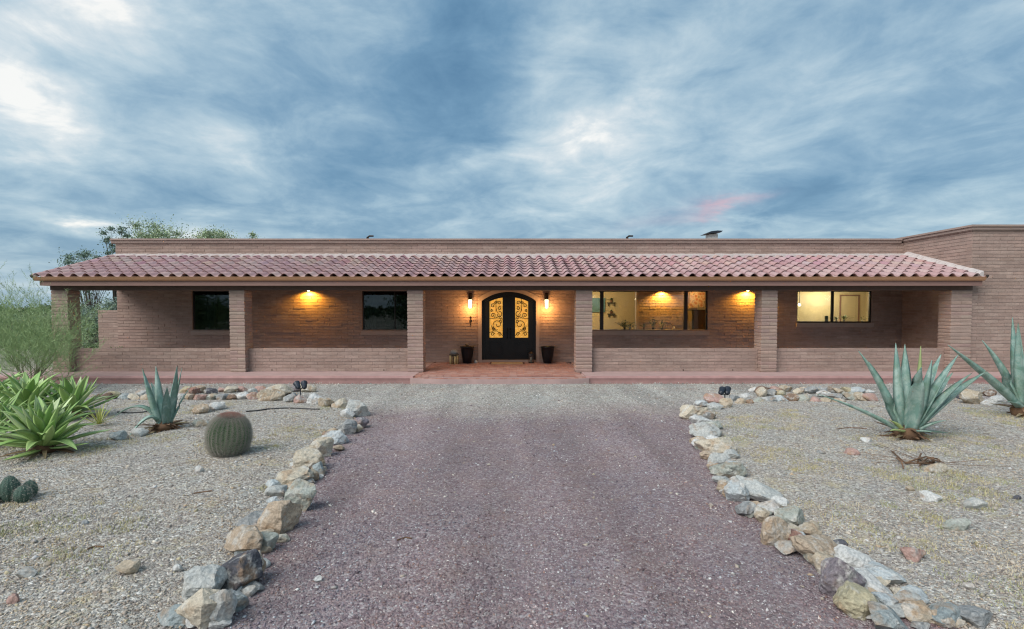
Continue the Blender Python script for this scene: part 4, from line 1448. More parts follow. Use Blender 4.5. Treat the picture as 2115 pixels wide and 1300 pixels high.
RIGHT = [(1970, 1268, 1298, 62, 'blue-grey'), (2035, 1266, 1304, 60, 'grey'), (1912, 1264, 1292, 54, 'tan'), (1845, 1264, 1316, 68, 'blue-grey'), (1842, 1236, 1268, 52, 'pale blue'), (1784, 1222, 1285, 76, 'yellow-tan'),
         (1886, 1226, 1268, 52, 'pale grey'), (1898, 1218, 1250, 44, 'pale blue'), (1810, 1185, 1238, 94, 'white'), (1847, 1174, 1220, 80, 'pale blue'), (1779, 1140, 1186, 68, 'white'), (1736, 1160, 1238, 68, 'purple-grey'),
         (1716, 1150, 1190, 36, 'tan'), (1698, 1108, 1168, 94, 'rust-tan'), (1740, 1122, 1141, 32, 'charcoal'), (1681, 1090, 1111, 38, 'tan'), (1648, 1098, 1130, 46, 'reddish'), (1604, 1067, 1128, 52, 'rust-tan'), (1632, 1120, 1142, 34, 'tan'),
         (1646, 1050, 1093, 52, 'green-grey'), (1598, 1037, 1066, 44, 'white'), (1578, 1052, 1084, 26, 'tan'), (1552, 1035, 1070, 40, 'grey'), (1584, 1003, 1044, 84, 'pale grey'), (1527, 990, 1041, 48, 'pale blue'), (1501, 993, 1019, 26, 'tan'),
         (1512, 960, 992, 58, 'green-grey'), (1491, 944, 964, 44, 'pale grey'), (1492, 914, 945, 62, 'cream'), (1449, 906, 928, 26, 'white'), (1468, 880, 910, 58, 'pale grey'), (1450, 866, 886, 44, 'white'), (1440, 840, 869, 50, 'cream'),
         (1466, 846, 870, 28, 'grey'), (1452, 827, 842, 24, 'pale blue'), (1480, 834, 850, 28, 'pale grey'), (1478, 819, 834, 32, 'pink'), (1505, 822, 846, 22, 'tan'), (1520, 816, 833, 20, 'grey'), (1533, 822, 838, 20, 'tan'), (1544, 812, 826, 22, 'white'),
         (1553, 824, 838, 18, 'brown'), (1578, 800, 820, 18, 'cream'), (1574, 822, 836, 24, 'green-grey'), (1598, 804, 818, 24, 'grey'), (1596, 820, 835, 26, 'grey'), (1616, 816, 834, 26, 'pale blue'), (1640, 812, 834, 26, 'brown'), (1614, 806, 818, 20, 'yellow-tan'),
         (1664, 814, 835, 24, 'green-grey'), (1682, 800, 814, 26, 'grey'), (1688, 818, 836, 22, 'pink'), (1708, 806, 822, 26, 'white'), (1712, 822, 836, 24, 'tan'), (1734, 812, 830, 26, 'grey'), (1738, 822, 836, 20, 'rust-tan'), (1760, 808, 830, 26, 'green-grey'),
         (1784, 810, 832, 26, 'tan'), (1806, 812, 834, 26, 'pink'), (2022, 814, 838, 56, 'tan'), (2068, 818, 842, 40, 'white'), (2000, 812, 826, 22, 'charcoal'), (2050, 806, 820, 26, 'brown')]
RIGHT.sort(key=lambda r_: -r_[2] if r_[2] > 850 else -(850 - (r_[0] - 1400) / 20))
for i, r_ in enumerate(RIGHT):
    sz = 'large' if r_[3] > 55 else ('medium' if r_[3] > 30 else 'small')
    put_rock(*r_, lab(sz, r_[4], i + 1, len(RIGHT), 'big-agave side', r_[3]), 'stones edging the big-agave side of the driveway', 400 + i, tilt=(.35 if 1500 < r_[0] < 1900 and r_[3] > 60 and r_[2] > 1000 else None))
# second, rear row of rubble behind the back edges: individual small stones
rr = random.Random(5)
names = list(PALETTE)
k = 0
for x0, x1, side in ((380, 650, 'barrel-cactus'), (1560, 1815, 'big-agave')):
    px = x0; j = 0
    while px < x1:
        w = rr.uniform(15, 30); pb = rr.uniform(809, 815); c = rr.choice(names); j += 1
        put_rock(px, pb - rr.uniform(8, 14), pb, w, c, f"small {c} stone, {ordn(j)} along the rear rubble row in the {side} bed", f'rubble behind the {side} bed edge', 800 + k)
        px += w * 1.02; k += 1
for x0, x1 in ((290, 400),):
    px = x0; j = 0
    while px < x1:
        w = rr.uniform(16, 28); pb = rr.uniform(812, 830); c = rr.choice(names); j += 1
        put_rock(px, pb - rr.uniform(9, 15), pb, w, c, f"small {c} stone, {ordn(j)} in the rubble behind the small blue agave", 'rubble behind the small blue agave', 900 + k)
        px += w * .8; k += 1
# small stones wedged between the border stones, on either flank of the line
for side, rows, lab_ in (('barrel-cactus', LEFT, 'L'), ('big-agave', RIGHT, 'R')):
    big = [q for q in rows if q[2] > 870]
    for fl, flank in ((-1, 'bed'), (1, 'drive')):
        j = 0
        for a_, b__ in zip(big, big[1:]):
            j += 1
            mw = (a_[3] + b__[3]) / 2
            w = rr.uniform(.38, .62) * mw + 5
            off = fl * (1 if side[0] == 'b' and side[1] == 'a' else -1) * mw * rr.uniform(.28, .5)
            pxm, pbm = (a_[0] + b__[0]) / 2 + off, (a_[2] + b__[2]) / 2 + rr.uniform(-8, 3)
            c = rr.choice(['cream', 'white', 'pale grey', 'grey', 'tan', 'pale blue', 'rust-tan', 'green-grey', 'cream', 'white'])
            put_rock(pxm, pbm - w * rr.uniform(.5, .75), pbm, w, c, f"small {c} stone, {ordn(j)} from near end on {flank} flank, {side} border", f'small stones wedged in the {side} side border', 1000 + j + (200 if lab_ == 'R' else 0) + (50 if fl > 0 else 0))
# loose stones on the beds
LOOSE = [(408, 838, 860, 32, 'rust-tan', 'flattish rust-tan stone lying behind the barrel cactus'), (438, 836, 854, 30, 'white', 'white blocky stone beside a rust-tan one behind the barrel cactus'),
         (408, 872, 888, 26, 'green-grey', 'grey-green stone just behind the shoulder of the barrel cactus'), (257, 1172, 1200, 38, 'tan', 'tan wedge-shaped stone alone on the gravel near the front of the cactus bed'),
         (408, 968, 986, 14, 'white', 'small white pebble-like stone in front of the barrel cactus'), (44, 1188, 1208, 30, 'pale grey', 'pale grey stone on the gravel near the frame edge, in front of the cactus cluster'),
         (20, 1240, 1262, 20, 'pink', 'pinkish stone at the near corner of the cactus bed'), (365, 1176, 1192, 16, 'white', 'small white stone beside the pale grey border slab'),
         (1902, 1140, 1172, 42, 'pink', 'smooth pink stone lying on the gravel beyond the near border'), (1936, 1025, 1046, 34, 'white', 'white stone lying on open gravel in the big-agave bed'),
         (1985, 1090, 1108, 44, 'green-grey', 'flat dark green-grey stone half buried in the big-agave bed'), (2020, 1040, 1062, 40, 'pale grey', 'low pale grey stone near a flat green-grey one in the agave bed'),
         (1940, 968, 984, 36, 'cream', 'cream stone beside the dead twigs below the big agave'), (1766, 934, 948, 26, 'pink', 'pink-tan stone on gravel before the big agave, toward the driveway'),
         (1795, 908, 922, 20, 'white', 'white stone close to the foot of the big agave'), (1700, 935, 945, 14, 'grey', 'small grey stone in the yellow weeds of the agave bed'),
         (2105, 1030, 1042, 14, 'charcoal', 'small black stone at the frame edge in the agave bed'), (1470, 1040, 1046, 8, 'white', 'single white chip on the drive beside the border'),
         (2010, 1216, 1230, 20, 'white', 'small white stone near the end of the agave-side border'), (1884, 1014, 1022, 16, 'tan', 'small tan stone behind the white stone in the agave bed'),
         (236, 902, 914, 34, 'blue-grey', 'low blue-grey stone beside the bright green rosette'), (280, 892, 906, 26, 'pale grey', 'pale stone between the green rosette and the small blue agave'),
         (92, 1172, 1180, 14, 'tan', 'small tan stone alone on the cactus bed gravel'), (330, 1060, 1068, 12, 'white', 'white chip on gravel between the cactus cluster and the border'),
         (170, 1085, 1094, 14, 'grey', 'small grey stone on open gravel right of the prickly cactus cluster'.replace('right of', 'beyond')), (655, 1190, 1204, 14, 'white', 'white chip on the driveway not far from the charcoal boulder')]
for i, r_ in enumerate(LOOSE):
    put_rock(*r_[:5], r_[5], None, 1200 + i, name='loose_stone', sink=.2, rise=.035 if (r_[0] < 500 or r_[0] > 1600) else 0)

# ================================================================== gravel (one object per surface, nobody could count it)
OCT = np.array([(1, 0, 0), (0, 1, 0), (-1, 0, 0), (0, -1, 0), (0, 0, 1), (0, 0, -1)], float)
OF = np.array([(0, 1, 4), (1, 2, 4), (2, 3, 4), (3, 0, 4), (1, 0, 5), (2, 1, 5), (3, 2, 5), (0, 3, 5)])


def pebbles(name, P, S, C, flat=.6):
    n = len(P)
    V = OCT[None] * np.array([1, .8, flat]) * S[:, None, None]
    V = V + rng.normal(0, .22, V.shape) * S[:, None, None]
    a = rng.uniform(0, 2 * np.pi, n); ca, sa = np.cos(a), np.sin(a)
    X = V[..., 0] * ca[:, None] - V[..., 1] * sa[:, None]; Y = V[..., 0] * sa[:, None] + V[..., 1] * ca[:, None]
    V = np.stack([X, Y, V[..., 2]], -1) + P[:, None, :]
    V = V.reshape(-1, 3)
    Fa = (OF[None] + (np.arange(n) * 6)[:, None, None]).reshape(-1, 3)
    me = bpy.data.meshes.new(name)
    me.vertices.add(len(V)); me.vertices.foreach_set('co', V.astype(np.float32).ravel())
    me.loops.add(Fa.size); me.loops.foreach_set('vertex_index', Fa.astype(np.int32).ravel())
    me.polygons.add(len(Fa)); me.polygons.foreach_set('loop_start', np.arange(0, Fa.size, 3, dtype=np.int32))
    me.update(calc_edges=True)
    ca_ = me.color_attributes.new('Col', 'FLOAT_COLOR', 'POINT')
    cc = np.ones((n, 6, 4), np.float32); cc[..., :3] = C[:, None, :]
    ca_.data.foreach_set('color', cc.ravel())
    me.materials.append(M_pebble)
    o = bpy.data.objects.new(name, me); COL.objects.link(o)
    return tag(o, kind='stuff')


def scatter_zone():
    pts = []
    for y0, y1, dens in ((2.6, 4.2, 2600), (4.2, 5.6, 2000), (5.6, 7.5, 1100), (7.5, 10, 480), (10, 14.6, 170)):
        wx = y1 * 1.02 + .8
        n = int((y1 - y0) * 2 * wx * dens)
        x = rng.uniform(-wx, wx, n); y = rng.uniform(y0, y1, n)
        pts.append(np.stack([x, y], 1))
    return np.concatenate(pts)


def pick(n, pal, wts):
    idx = rng.choice(len(pal), n, p=np.array(wts) / sum(wts))
    return np.array(pal)[idx] * rng.uniform(.85, 1.15, (n, 1))


Pz = scatter_zone()
lbx = np.array([p[0] for p in sorted(LB, key=lambda p: p[1])]); lby = np.array(sorted(p[1] for p in LB))
rbx = np.array([p[0] for p in sorted(RB, key=lambda p: p[1])]); rby = np.array(sorted(p[1] for p in RB))
isL = (Pz[:, 1] < YBED) & (Pz[:, 0] < np.interp(Pz[:, 1], lby, lbx))
isR = (Pz[:, 1] < YBED) & (Pz[:, 0] > np.interp(Pz[:, 1], rby, rbx))
isB = isL | isR
Zb = np.array([hz(float(x), float(y)) for x, y in Pz])
S = (.0042 + rng.gamma(1.8, .0019, len(Pz))) * (1 + np.clip(Pz[:, 1] - 7, 0, 8) * .10)
S = np.minimum(S, .030)
DP = [(0.149, 0.109, 0.121), (0.220, 0.163, 0.175), (0.270, 0.205, 0.213), (0.303, 0.262, 0.270), (0.374, 0.345, 0.351), (0.550, 0.517, 0.506), (0.275, 0.178, 0.155), (0.726, 0.713, 0.678)]
DW = [.17, .25, .22, .17, .09, .03, .06, .012]
GP = [(0.216, 0.205, 0.189), (0.346, 0.335, 0.302), (0.454, 0.443, 0.400), (0.583, 0.562, 0.518), (0.713, 0.691, 0.648), (0.389, 0.292, 0.216)]
GW = [.2, .28, .25, .14, .06, .07]
TP = [(.27, .225, .19), (.36, .305, .255), (.43, .37, .305), (.35, .32, .30), (.50, .44, .365), (.64, .59, .52), (.46, .35, .24), (.48, .42, .28)]
TW_ = [.13, .23, .24, .14, .13, .05, .05, .04]
dr = ~isB
yy = Pz[:, 1] + rng.normal(0, .7, len(Pz)) - np.abs(Pz[:, 0] + .4) * .12
far = dr & (yy > 10.4)
near = dr & ~far
Cc = np.zeros((len(Pz), 3))
Cc[near] = pick(near.sum(), DP, DW); Cc[far] = pick(far.sum(), GP, GW); Cc[isB] = pick(isB.sum(), TP, TW_)
tn = np.array([noise.noise((float(x) * 1.1, float(y) * 1.1, 2.0)) for x, y in Pz])
tn2 = np.array([noise.noise((float(x) * 3.1, float(y) * 2.3, 7.0)) for x, y in Pz])
tn3 = np.array([noise.noise((float(x) * 1.5, float(y) * .22, 4.0)) for x, y in Pz])
Cc = Cc * (1 + np.where(dr, np.clip(tn3 * .5, -.16, .2), 0))[:, None]
kk = np.clip(tn * 1.6 + tn2 * .9, -1, 1)[:, None]
Cc = Cc * np.where(dr[:, None], 1 + kk * np.array([.16, .06, -.02]), 1 + kk * np.array([.10, .05, -.04]))
P3 = np.column_stack([Pz, Zb + S * .18])
for nm, msk in (('driveway_gravel', dr), ('garden_gravel', isB)):
    pebbles(nm, P3[msk], S[msk], Cc[msk])
# scattered larger chips on the beds and a few on the drive
n = 2600
cx_ = rng.uniform(-9, 9, n); cy_ = rng.uniform(2.8, 11.6, n)
pb_ = np.array([in_left(float(a), float(b)) or in_right(float(a), float(b)) or rng.random() < .18 for a, b in zip(cx_, cy_)])
cx_, cy_ = cx_[pb_], cy_[pb_]
cs_ = rng.uniform(.014, .032, len(cx_)); cz_ = np.array([hz(float(a), float(b)) for a, b in zip(cx_, cy_)])
pebbles('gravel_chips', np.column_stack([cx_, cy_, cz_ + .003]), cs_, pick(len(cx_), TP + [(.60, .59, .58), (.45, .43, .40)], TW_ + [.12, .2]), .45)

# dry yellow-green weeds hugging the beds
def weeds():
    mb_v, mb_f, mb_c = [], [], []
    rnd = random.Random(3)
    clumps = []
    while len(clumps) < 620:
        x, y = rnd.uniform(-9, 10), rnd.uniform(3.2, 11.5)
        if not (in_left(x, y) or in_right(x, y)): continue
        if noise.noise((x * .7, y * .7, 5)) < .10: continue
        clumps.append((x, y))
    for x, y in clumps:
        rad = rnd.uniform(.05, .22)
        base = rnd.choice([(.44, .39, .20), (.50, .43, .25), (.36, .36, .20), (.52, .45, .33)])
        for _ in range(int(28 + rad * 260)):
            a, r_ = rnd.uniform(0, 6.28), rad * math.sqrt(rnd.random())
            px, py = x + math.cos(a) * r_, y + math.sin(a) * r_
            z = hz(px, py)
            l = rnd.uniform(.012, .034); b = rnd.uniform(0, 6.28); lean = rnd.uniform(.2, 1.2) * l
            w = .004
            k = len(mb_v)
            mb_v += [(px - w * math.sin(b), py + w * math.cos(b), z), (px + w * math.sin(b), py - w * math.cos(b), z), (px + lean * math.cos(b), py + lean * math.sin(b), z + l)]
            mb_f.append((k, k + 1, k + 2)); mb_c += [base] * 3
    me = new_mesh('dry_weeds', mb_v, mb_f, mat('dry_weed', attr=True, rough=.9), mb_c)
    o = bpy.data.objects.new('dry_weeds', me); COL.objects.link(o); tag(o, kind='stuff')


weeds()

# ================================================================== plants
def leaf_mesh(path, widths, thick, chan, name='leaf', m=None, side=None, fold=0.0):
    """fleshy leaf along a path: cross-section of 6 points, channelled on its upper face"""
    path = [Vector(p) for p in path]; n = len(path)
    vs_, fs = [], []
    for i, p in enumerate(path):
        d = (path[min(i + 1, n - 1)] - path[max(i - 1, 0)]).normalized()
        sd = side if side is not None else d.cross(Vector((0, 0, 1)))
        if sd.length < .02: sd = Vector((1, 0, 0))
        sd = (sd - d * sd.dot(d)).normalized(); up = sd.cross(d).normalized()
        if up.z < 0 and abs(d.z) < .9: up = -up
        w, t_ = widths[i] / 2, thick[i]
        c = chan * w
        for a, b in ((-1, c), (-.5, c * .25), (0, -.0), (.5, c * .25), (1, c), (.55, -t_ * .75), (0, -t_), (-.55, -t_ * .75)):
            vs_.append(p + sd * (a * w) + up * b)
    q = 8
    for i in range(n - 1):
        for j in range(q):
            fs.append((i * q + j, i * q + (j + 1) % q, (i + 1) * q + (j + 1) % q, (i + 1) * q + j))
    fs.append(tuple(range(q - 1, -1, -1)))
    tip = len(vs_)
    vs_.append(path[-1] + (path[-1] - path[-2]).normalized() * widths[-1] * 1.5)
    for j in range(q): fs.append(((n - 1) * q + j, (n - 1) * q + (j + 1) % q, tip))
    return vs_, fs


def agave_extra(t, vec, c, b):
    n_ = t.noise(t.mapv(vec, (1, 1, .6)), 9, 5, .7, .6)
    c = t.mix(t.m('MULTIPLY', t.fr(n_, .42, .6), .7), c, (.38, .47, .42))
    n2_ = t.noise(vec, 3.5, 5, .6, .5)
    c = t.mix(t.m('MULTIPLY', t.fr(n2_, .48, .64), .6), c, (.12, .20, .13))
    n3_ = t.noise(vec, 28, 4, .7)
    c = t.mix(t.m('MULTIPLY', t.fr(n3_, .60, .68), .5), c, (.30, .24, .14))
    return c


M_agave = mat('blue_agave', (.16, .275, .235), rough=.55, spec=.35, objrand=.14, extra=agave_extra, bump=.15, bscale=14)
M_agave_y = mat('agave_young', (.34, .42, .17), rough=.55, objrand=.1, vary=.2)
M_deadleaf = mat('dead_leaf', (.16, .09, .05), rough=.95, objrand=.35, vary=.35, vscale=12, bump=.5)
M_deadpale = mat('dead_leaf_pale', (.34, .26, .15), rough=.95, objrand=.3, vary=.3, vscale=12)


def agave(name, base, tips, label, wid=.16, lowtips=(), stump_r=.17, stump_h=.14, zlift=.06, seed=0):
    """tips: (px, py, dy, bend, m) measured in the photograph, dy = how far in front(-)/behind(+) the leaf tip stands"""
    bx_, by_ = base
    z0 = hz(bx_, by_)
    root = empty(name, (bx_, by_, z0), label, 'agave')
    O = Vector((bx_, by_, z0 + zlift))
    rnd = random.Random(seed)
    # woody base wrapped in dead leaf stubs
    b_ = MB(); b_.lathe([(stump_r * .72, -.05), (stump_r * .95, .04), (stump_r, stump_h * .6), (stump_r * .8, stump_h), (.04, stump_h + .03)], (bx_, by_, z0), 14); b_.build('stem', M_deadleaf, root, smooth=True)
    for i in range(30):
        a = rnd.uniform(0, 6.28); z = z0 + rnd.uniform(.0, stump_h); l = rnd.uniform(.06, .15) if i % 5 else rnd.uniform(.22, .38)
        d = Vector((math.cos(a), math.sin(a), rnd.uniform(-.25, .25)))
        p0 = Vector((bx_, by_, z)) + Vector((math.cos(a), math.sin(a), 0)) * stump_r * .75
        pts = [p0, p0 + d * l * .5, p0 + d * l + Vector((0, 0, -.015))]
        vs_, fs = leaf_mesh(pts, [.07, .06, .025], [.012, .01, .005], .2, side=Vector((-math.sin(a), math.cos(a), 0)))
        b_ = MB(); b_.add(vs_, fs); b_.build('dead_leaf', M_deadleaf if rnd.random() < .7 else M_deadpale, root)
    for tp in tips:
        px, py, dyy, bend = tp[:4]; m = tp[4] if len(tp) > 4 else M_agave; ww = wid * (tp[5] if len(tp) > 5 else 1)
        T = wp(px, py, by_ + dyy)
        rad = Vector((T.x - bx_, T.y - by_, 0)); rl = rad.length
        rd = rad.normalized() if rl > .02 else Vector((0, -1, 0))
        p0 = O + rd * stump_r * .45
        # control: starts steeper, then leans out; bend>0 droops the tip
        mid = p0.lerp(T, .5) + Vector((0, 0, bend)) - rd * (bend * .3)
        pts, ws, th = [], [], []
        n = 13
        prof = [.62, .74, .88, .97, 1.0, .98, .92, .83, .71, .57, .41, .23, .06]
        for i in range(n):
            t_ = i / (n - 1)
            q = p0 * (1 - t_) ** 2 + mid * 2 * t_ * (1 - t_) + T * t_ ** 2
            pts.append(q); ws.append(max(ww * prof[i], .008)); th.append(lerp(.05, .006, t_ ** .6) * ww / .16)
        sd = Vector((-rd.y, rd.x, 0))
        vs_, fs = leaf_mesh(pts, ws, th, .42, side=sd)
        b_ = MB(); b_.add(vs_, fs); b_.build('leaf', m, root, smooth=True)
        b_ = MB(); e = (pts[-1] - pts[-3]).normalized(); b_.tube([pts[-1] - e * .01, pts[-1] + e * .03], [.005, .001], 5); b_.build('spine', M_deadleaf, root)
    return root


g_ = gp(1884, 915)
agave('blue_agave', (g_.x, g_.y + .1),
      [(1774, 726, .05, .10), (1850, 710, .25, .04), (1869, 712, .45, .04), (1902, 716, -.05, .03, M_agave_y, .95), (1903, 760, -.45, .16, M_agave, 1.25), (1944, 732, .3, .03),
       (1979, 733, .05, .06), (2006, 772, -.1, .08), (2036, 768, .15, .08), (1688, 814, .1, .07, M_agave, .8), (1968, 770, .55, .03), (1795, 748, .45, .08), (1870, 745, .6, .05), (1925, 745, .1, .02),
       (1955, 868, -.3, .04, M_agave, .7), (1838, 890, -.35, .03, M_agave_y, .5), (1925, 893, -.4, .03, M_agave, .6), (1835, 868, -.1, .05, M_agave_y, .5), (1960, 895, 0, .02, M_agave, .5)],
      'large grey-blue agave with upright leaves on the gravel bed before the wing wall', .185, stump_r=.20, stump_h=.16, zlift=.10, seed=1)
g_ = gp(2128, 868)
agave('blue_agave', (g_.x, g_.y + .1),
      [(1958, 713, -.2, .03, M_agave, 1.1), (2029, 704, .1, .12, M_agave, 1.05), (2091, 657, .3, .02), (2103, 668, -.1, .04), (2135, 640, .1, .02), (2180, 660, -.3, .05), (2230, 700, -.1, .08), (2250, 740, .4, .08), (2150, 700, -.5, .1), (2200, 790, -.5, .1), (2080, 830, -.3, .05, M_agave, .6)],
      'tall blue agave cut by the picture edge, long leaf across the wing wall', .19, stump_r=.22, stump_h=.2, zlift=.16, seed=2)
g_ = gp(334, 893)
agave('blue_agave', (g_.x, g_.y + .08),
      [(294, 762, .0, .03), (322, 757, .25, .02), (366, 757, -.05, .02, M_agave, 1.1), (376, 760, .12, .02, M_agave, .8), (345, 800, -.2, .05), (395, 797, .15, .05, M_agave, .6), (232, 864, -.05, .50, M_agave, .8), (262, 908, -.40, .46, M_agave, .9), (312, 790, .3, .05)],
      'small blue agave with two drooping leaves, beside the bright green rosettes', .14, stump_r=.17, stump_h=.10, zlift=.07, seed=3)

# bright green rosettes
M_green = [mat('rosette_green_%s' % n_, c, rough=.5, spec=.35, objrand=.2, vary=.12, vscale=4) for n_, c in (('light', (.33, .47, .17)), ('mid', (.24, .39, .12)), ('pale', (.47, .57, .30)))]
RL = []
for i, (cv, wk) in enumerate(((.02, 1), (.07, .9), (.12, 1.05), (-.02, .8))):
    n = 9
    pts = [Vector((0, t_, cv * 4 * t_ * (1 - t_) - cv * 1.2 * t_ * t_)) for t_ in [j / (n - 1) for j in range(n)]]
    prof = [.5, .68, .84, .96, 1.0, .95, .78, .48, .08]
    vs_, fs = leaf_mesh(pts, [.20 * wk * p_ for p_ in prof], [.02, .022, .02, .018, .016, .013, .010, .006, .003], .32, side=Vector((1, 0, 0)))
    RL.append([new_mesh('leaf', vs_, fs, m_, smooth=True) for m_ in M_green])
DL = new_mesh('dead_leaf', *leaf_mesh([Vector((0, t_, -.12 * t_ * t_)) for t_ in (0, .33, .66, 1)], [.10, .12, .09, .02], [.01] * 4, .2, side=Vector((1, 0, 0))), M_deadpale)
DL2 = new_mesh('dead_leaf', *leaf_mesh([Vector((0, t_, -.12 * t_ * t_)) for t_ in (0, .33, .66, 1)], [.10, .12, .09, .02], [.01] * 4, .2, side=Vector((1, 0, 0))), M_deadleaf)


def rosette(px, pyb, L, n, label, seed, wk=1.0, lift=.06):
    g_ = gp(px, pyb); x, y = g_.x, g_.y; z = hz(x, y)
    root = empty('green_agave', (x, y, z), label, 'agave', 'bright green agaves by the wispy shrub')
    rnd = random.Random(seed)
    b_ = MB(); b_.lathe([(.10 * L / .6, -.03), (.13 * L / .6, .04), (.09 * L / .6, .12), (.02, .16)], (x, y, z), 12); b_.build('stem', M_deadleaf, root, smooth=True)
    for i in range(n):
        t_ = i / n
        a = i * 2.39996 + rnd.uniform(-.2, .2)
        el = lerp(R(4), R(84), t_ ** .85) + rnd.uniform(-.1, .1)
        l = L * (1.0 if t_ < .75 else lerp(1, .62, (t_ - .75) / .25)) * rnd.uniform(.82, 1.12)
        me = rnd.choice(RL)[rnd.choice((0, 0, 1, 2) if t_ < .8 else (0, 2, 2))]
        o = bpy.data.objects.new('leaf', me); COL.objects.link(o); o.parent = root
        o.matrix_basis = Matrix.Translation((math.cos(a) * .03, math.sin(a) * .03, lift + .10 * t_)) @ Matrix.Rotation(a - math.pi / 2, 4, 'Z') @ Matrix.Rotation(el, 4, 'X') @ Matrix.Diagonal((l * wk, l, l, 1))
    for i in range(16):
        a = rnd.uniform(0, 6.28); l = L * rnd.uniform(.45, .8)
        o = bpy.data.objects.new('dead_leaf', rnd.choice((DL, DL2))); COL.objects.link(o); o.parent = root
        o.matrix_basis = Matrix.Translation((0, 0, .05)) @ Matrix.Rotation(a, 4, 'Z') @ Matrix.Rotation(rnd.uniform(-.02, .08), 4, 'X') @ Matrix.Diagonal((l, l, l, 1))


rosette(92, 940, .68, 84, 'nearest and fullest bright green agave rosette at the edge of the cactus bed', 21)
rosette(60, 872, .80, 54, 'bright green agave rosette just behind the fullest one, under the shrub', 22)
rosette(-25, 925, .70, 48, 'bright green agave rosette cut by the frame edge beside the fullest one', 23)
rosette(150, 868, .70, 44, 'bright green agave rosette behind the fullest one, toward the yellow-green pup', 24)
rosette(-30, 862, .85, 44, 'rear bright green agave rosette cut by the frame edge under the shrub', 25)
g_ = gp(205, 885)
root = empty('yucca_pup', (g_.x, g_.y, hz(g_.x, g_.y)), 'small yellow-green spiky pup between the rosettes and the small blue agave', 'yucca')
MYP = mat('pup_green', (.40, .42, .12), rough=.6, objrand=.2)
PL = new_mesh('leaf', *leaf_mesh([Vector((0, t_, .05 * t_)) for t_ in (0, .3, .65, 1)], [.05, .06, .045, .01], [.01] * 4, .3, side=Vector((1, 0, 0))), MYP)
rnd = random.Random(9)
for i in range(30):
    a = i * 2.4; el = lerp(.15, 1.45, i / 30)
    o = bpy.data.objects.new('leaf', PL); COL.objects.link(o); o.parent = root
    l = rnd.uniform(.26, .4)
    o.matrix_basis = Matrix.Translation((0, 0, .03)) @ Matrix.Rotation(a, 4, 'Z') @ Matrix.Rotation(el, 4, 'X') @ Matrix.Diagonal((l, l, l, 1))

# barrel cactus
def barrel():
    g_ = gp(452, 954); x, y = g_.x, g_.y + .22; z = hz(x, y)
    root = empty('barrel_cactus', (x, y, z), 'round barrel cactus with reddish spines at its crown, on the gravel bed', 'cactus')
    W_, H = .268, .555
    nr, na, nz = 26, 26 * 8, 18
    vs_ = []
    for i in range(nz + 1):
        t_ = i / nz; ph = lerp(-.42, .5, t_) * math.pi
        r0 = math.cos(ph) ** .75 if math.cos(ph) > 0 else 0; zz = (math.sin(ph) + math.sin(.42 * math.pi)) / (1 + math.sin(.42 * math.pi)) * H - .03
        if t_ > .93: zz -= .02 * (t_ - .93) / .07
        for j in range(na):
            a = 2 * math.pi * j / na
            rb = r0 * W_ * (1 - .11 * (1 - abs(math.cos(a * nr / 2)) ** .8))
            vs_.append((x + rb * math.cos(a), y + rb * math.sin(a), z + zz))
    fs = [(i * na + j, i * na + (j + 1) % na, (i + 1) * na + (j + 1) % na, (i + 1) * na + j) for i in range(nz) for j in range(na)]
    b_ = MB(); b_.add(vs_, fs); b_.build('body', mat('cactus_green', (.085, .17, .065), rough=.7, vary=.2, bump=.2), root, smooth=True)
    rnd = random.Random(4)
    for nm, m, rng_, cnt_, ln in (('spines', mat('grey_spine', (.30, .28, .235), rough=.8), (.04, .93), 30, .075), ('crown_spines', mat('red_spine', (.34, .18, .14), rough=.8), (.88, 1.0), 8, .075)):
        b_ = MB()
        for r_ in range(nr):
            a0 = 2 * math.pi * r_ / nr
            for s_ in range(cnt_):
                t_ = lerp(rng_[0], rng_[1], (s_ + rnd.uniform(-.2, .2)) / cnt_); ph = lerp(-.42, .5, t_) * math.pi
                r0 = max(math.cos(ph), 0) ** .75 * W_; zz = (math.sin(ph) + math.sin(.42 * math.pi)) / (1 + math.sin(.42 * math.pi)) * H - .03
                p = Vector((x + r0 * math.cos(a0), y + r0 * math.sin(a0), z + zz))
                nn = Vector((math.cos(a0) * math.cos(ph), math.sin(a0) * math.cos(ph), math.sin(ph)))
                tn = Vector((-math.sin(a0), math.cos(a0), 0))
                vt = nn.cross(tn)
                for q in range(9):
                    an = q * 6.28 / 9 + rnd.uniform(-.3, .3)
                    d = (nn * rnd.uniform(.3, .9) + tn * math.cos(an) + vt * math.sin(an)).normalized() * ln * rnd.uniform(.7, 1.2)
                    w = d.cross(nn).normalized() * .0021 if d.cross(nn).length > 1e-5 else tn * .0021
                    w2 = w.cross(d).normalized() * .0036
                    b_.add([p - w, p + w, p + w2, p + d], [(0, 1, 3), (1, 2, 3), (2, 0, 3)])
        b_.build(nm, m, root, kind='stuff')
    root.rotation_euler = (R(-3), R(4), 0)


barrel()

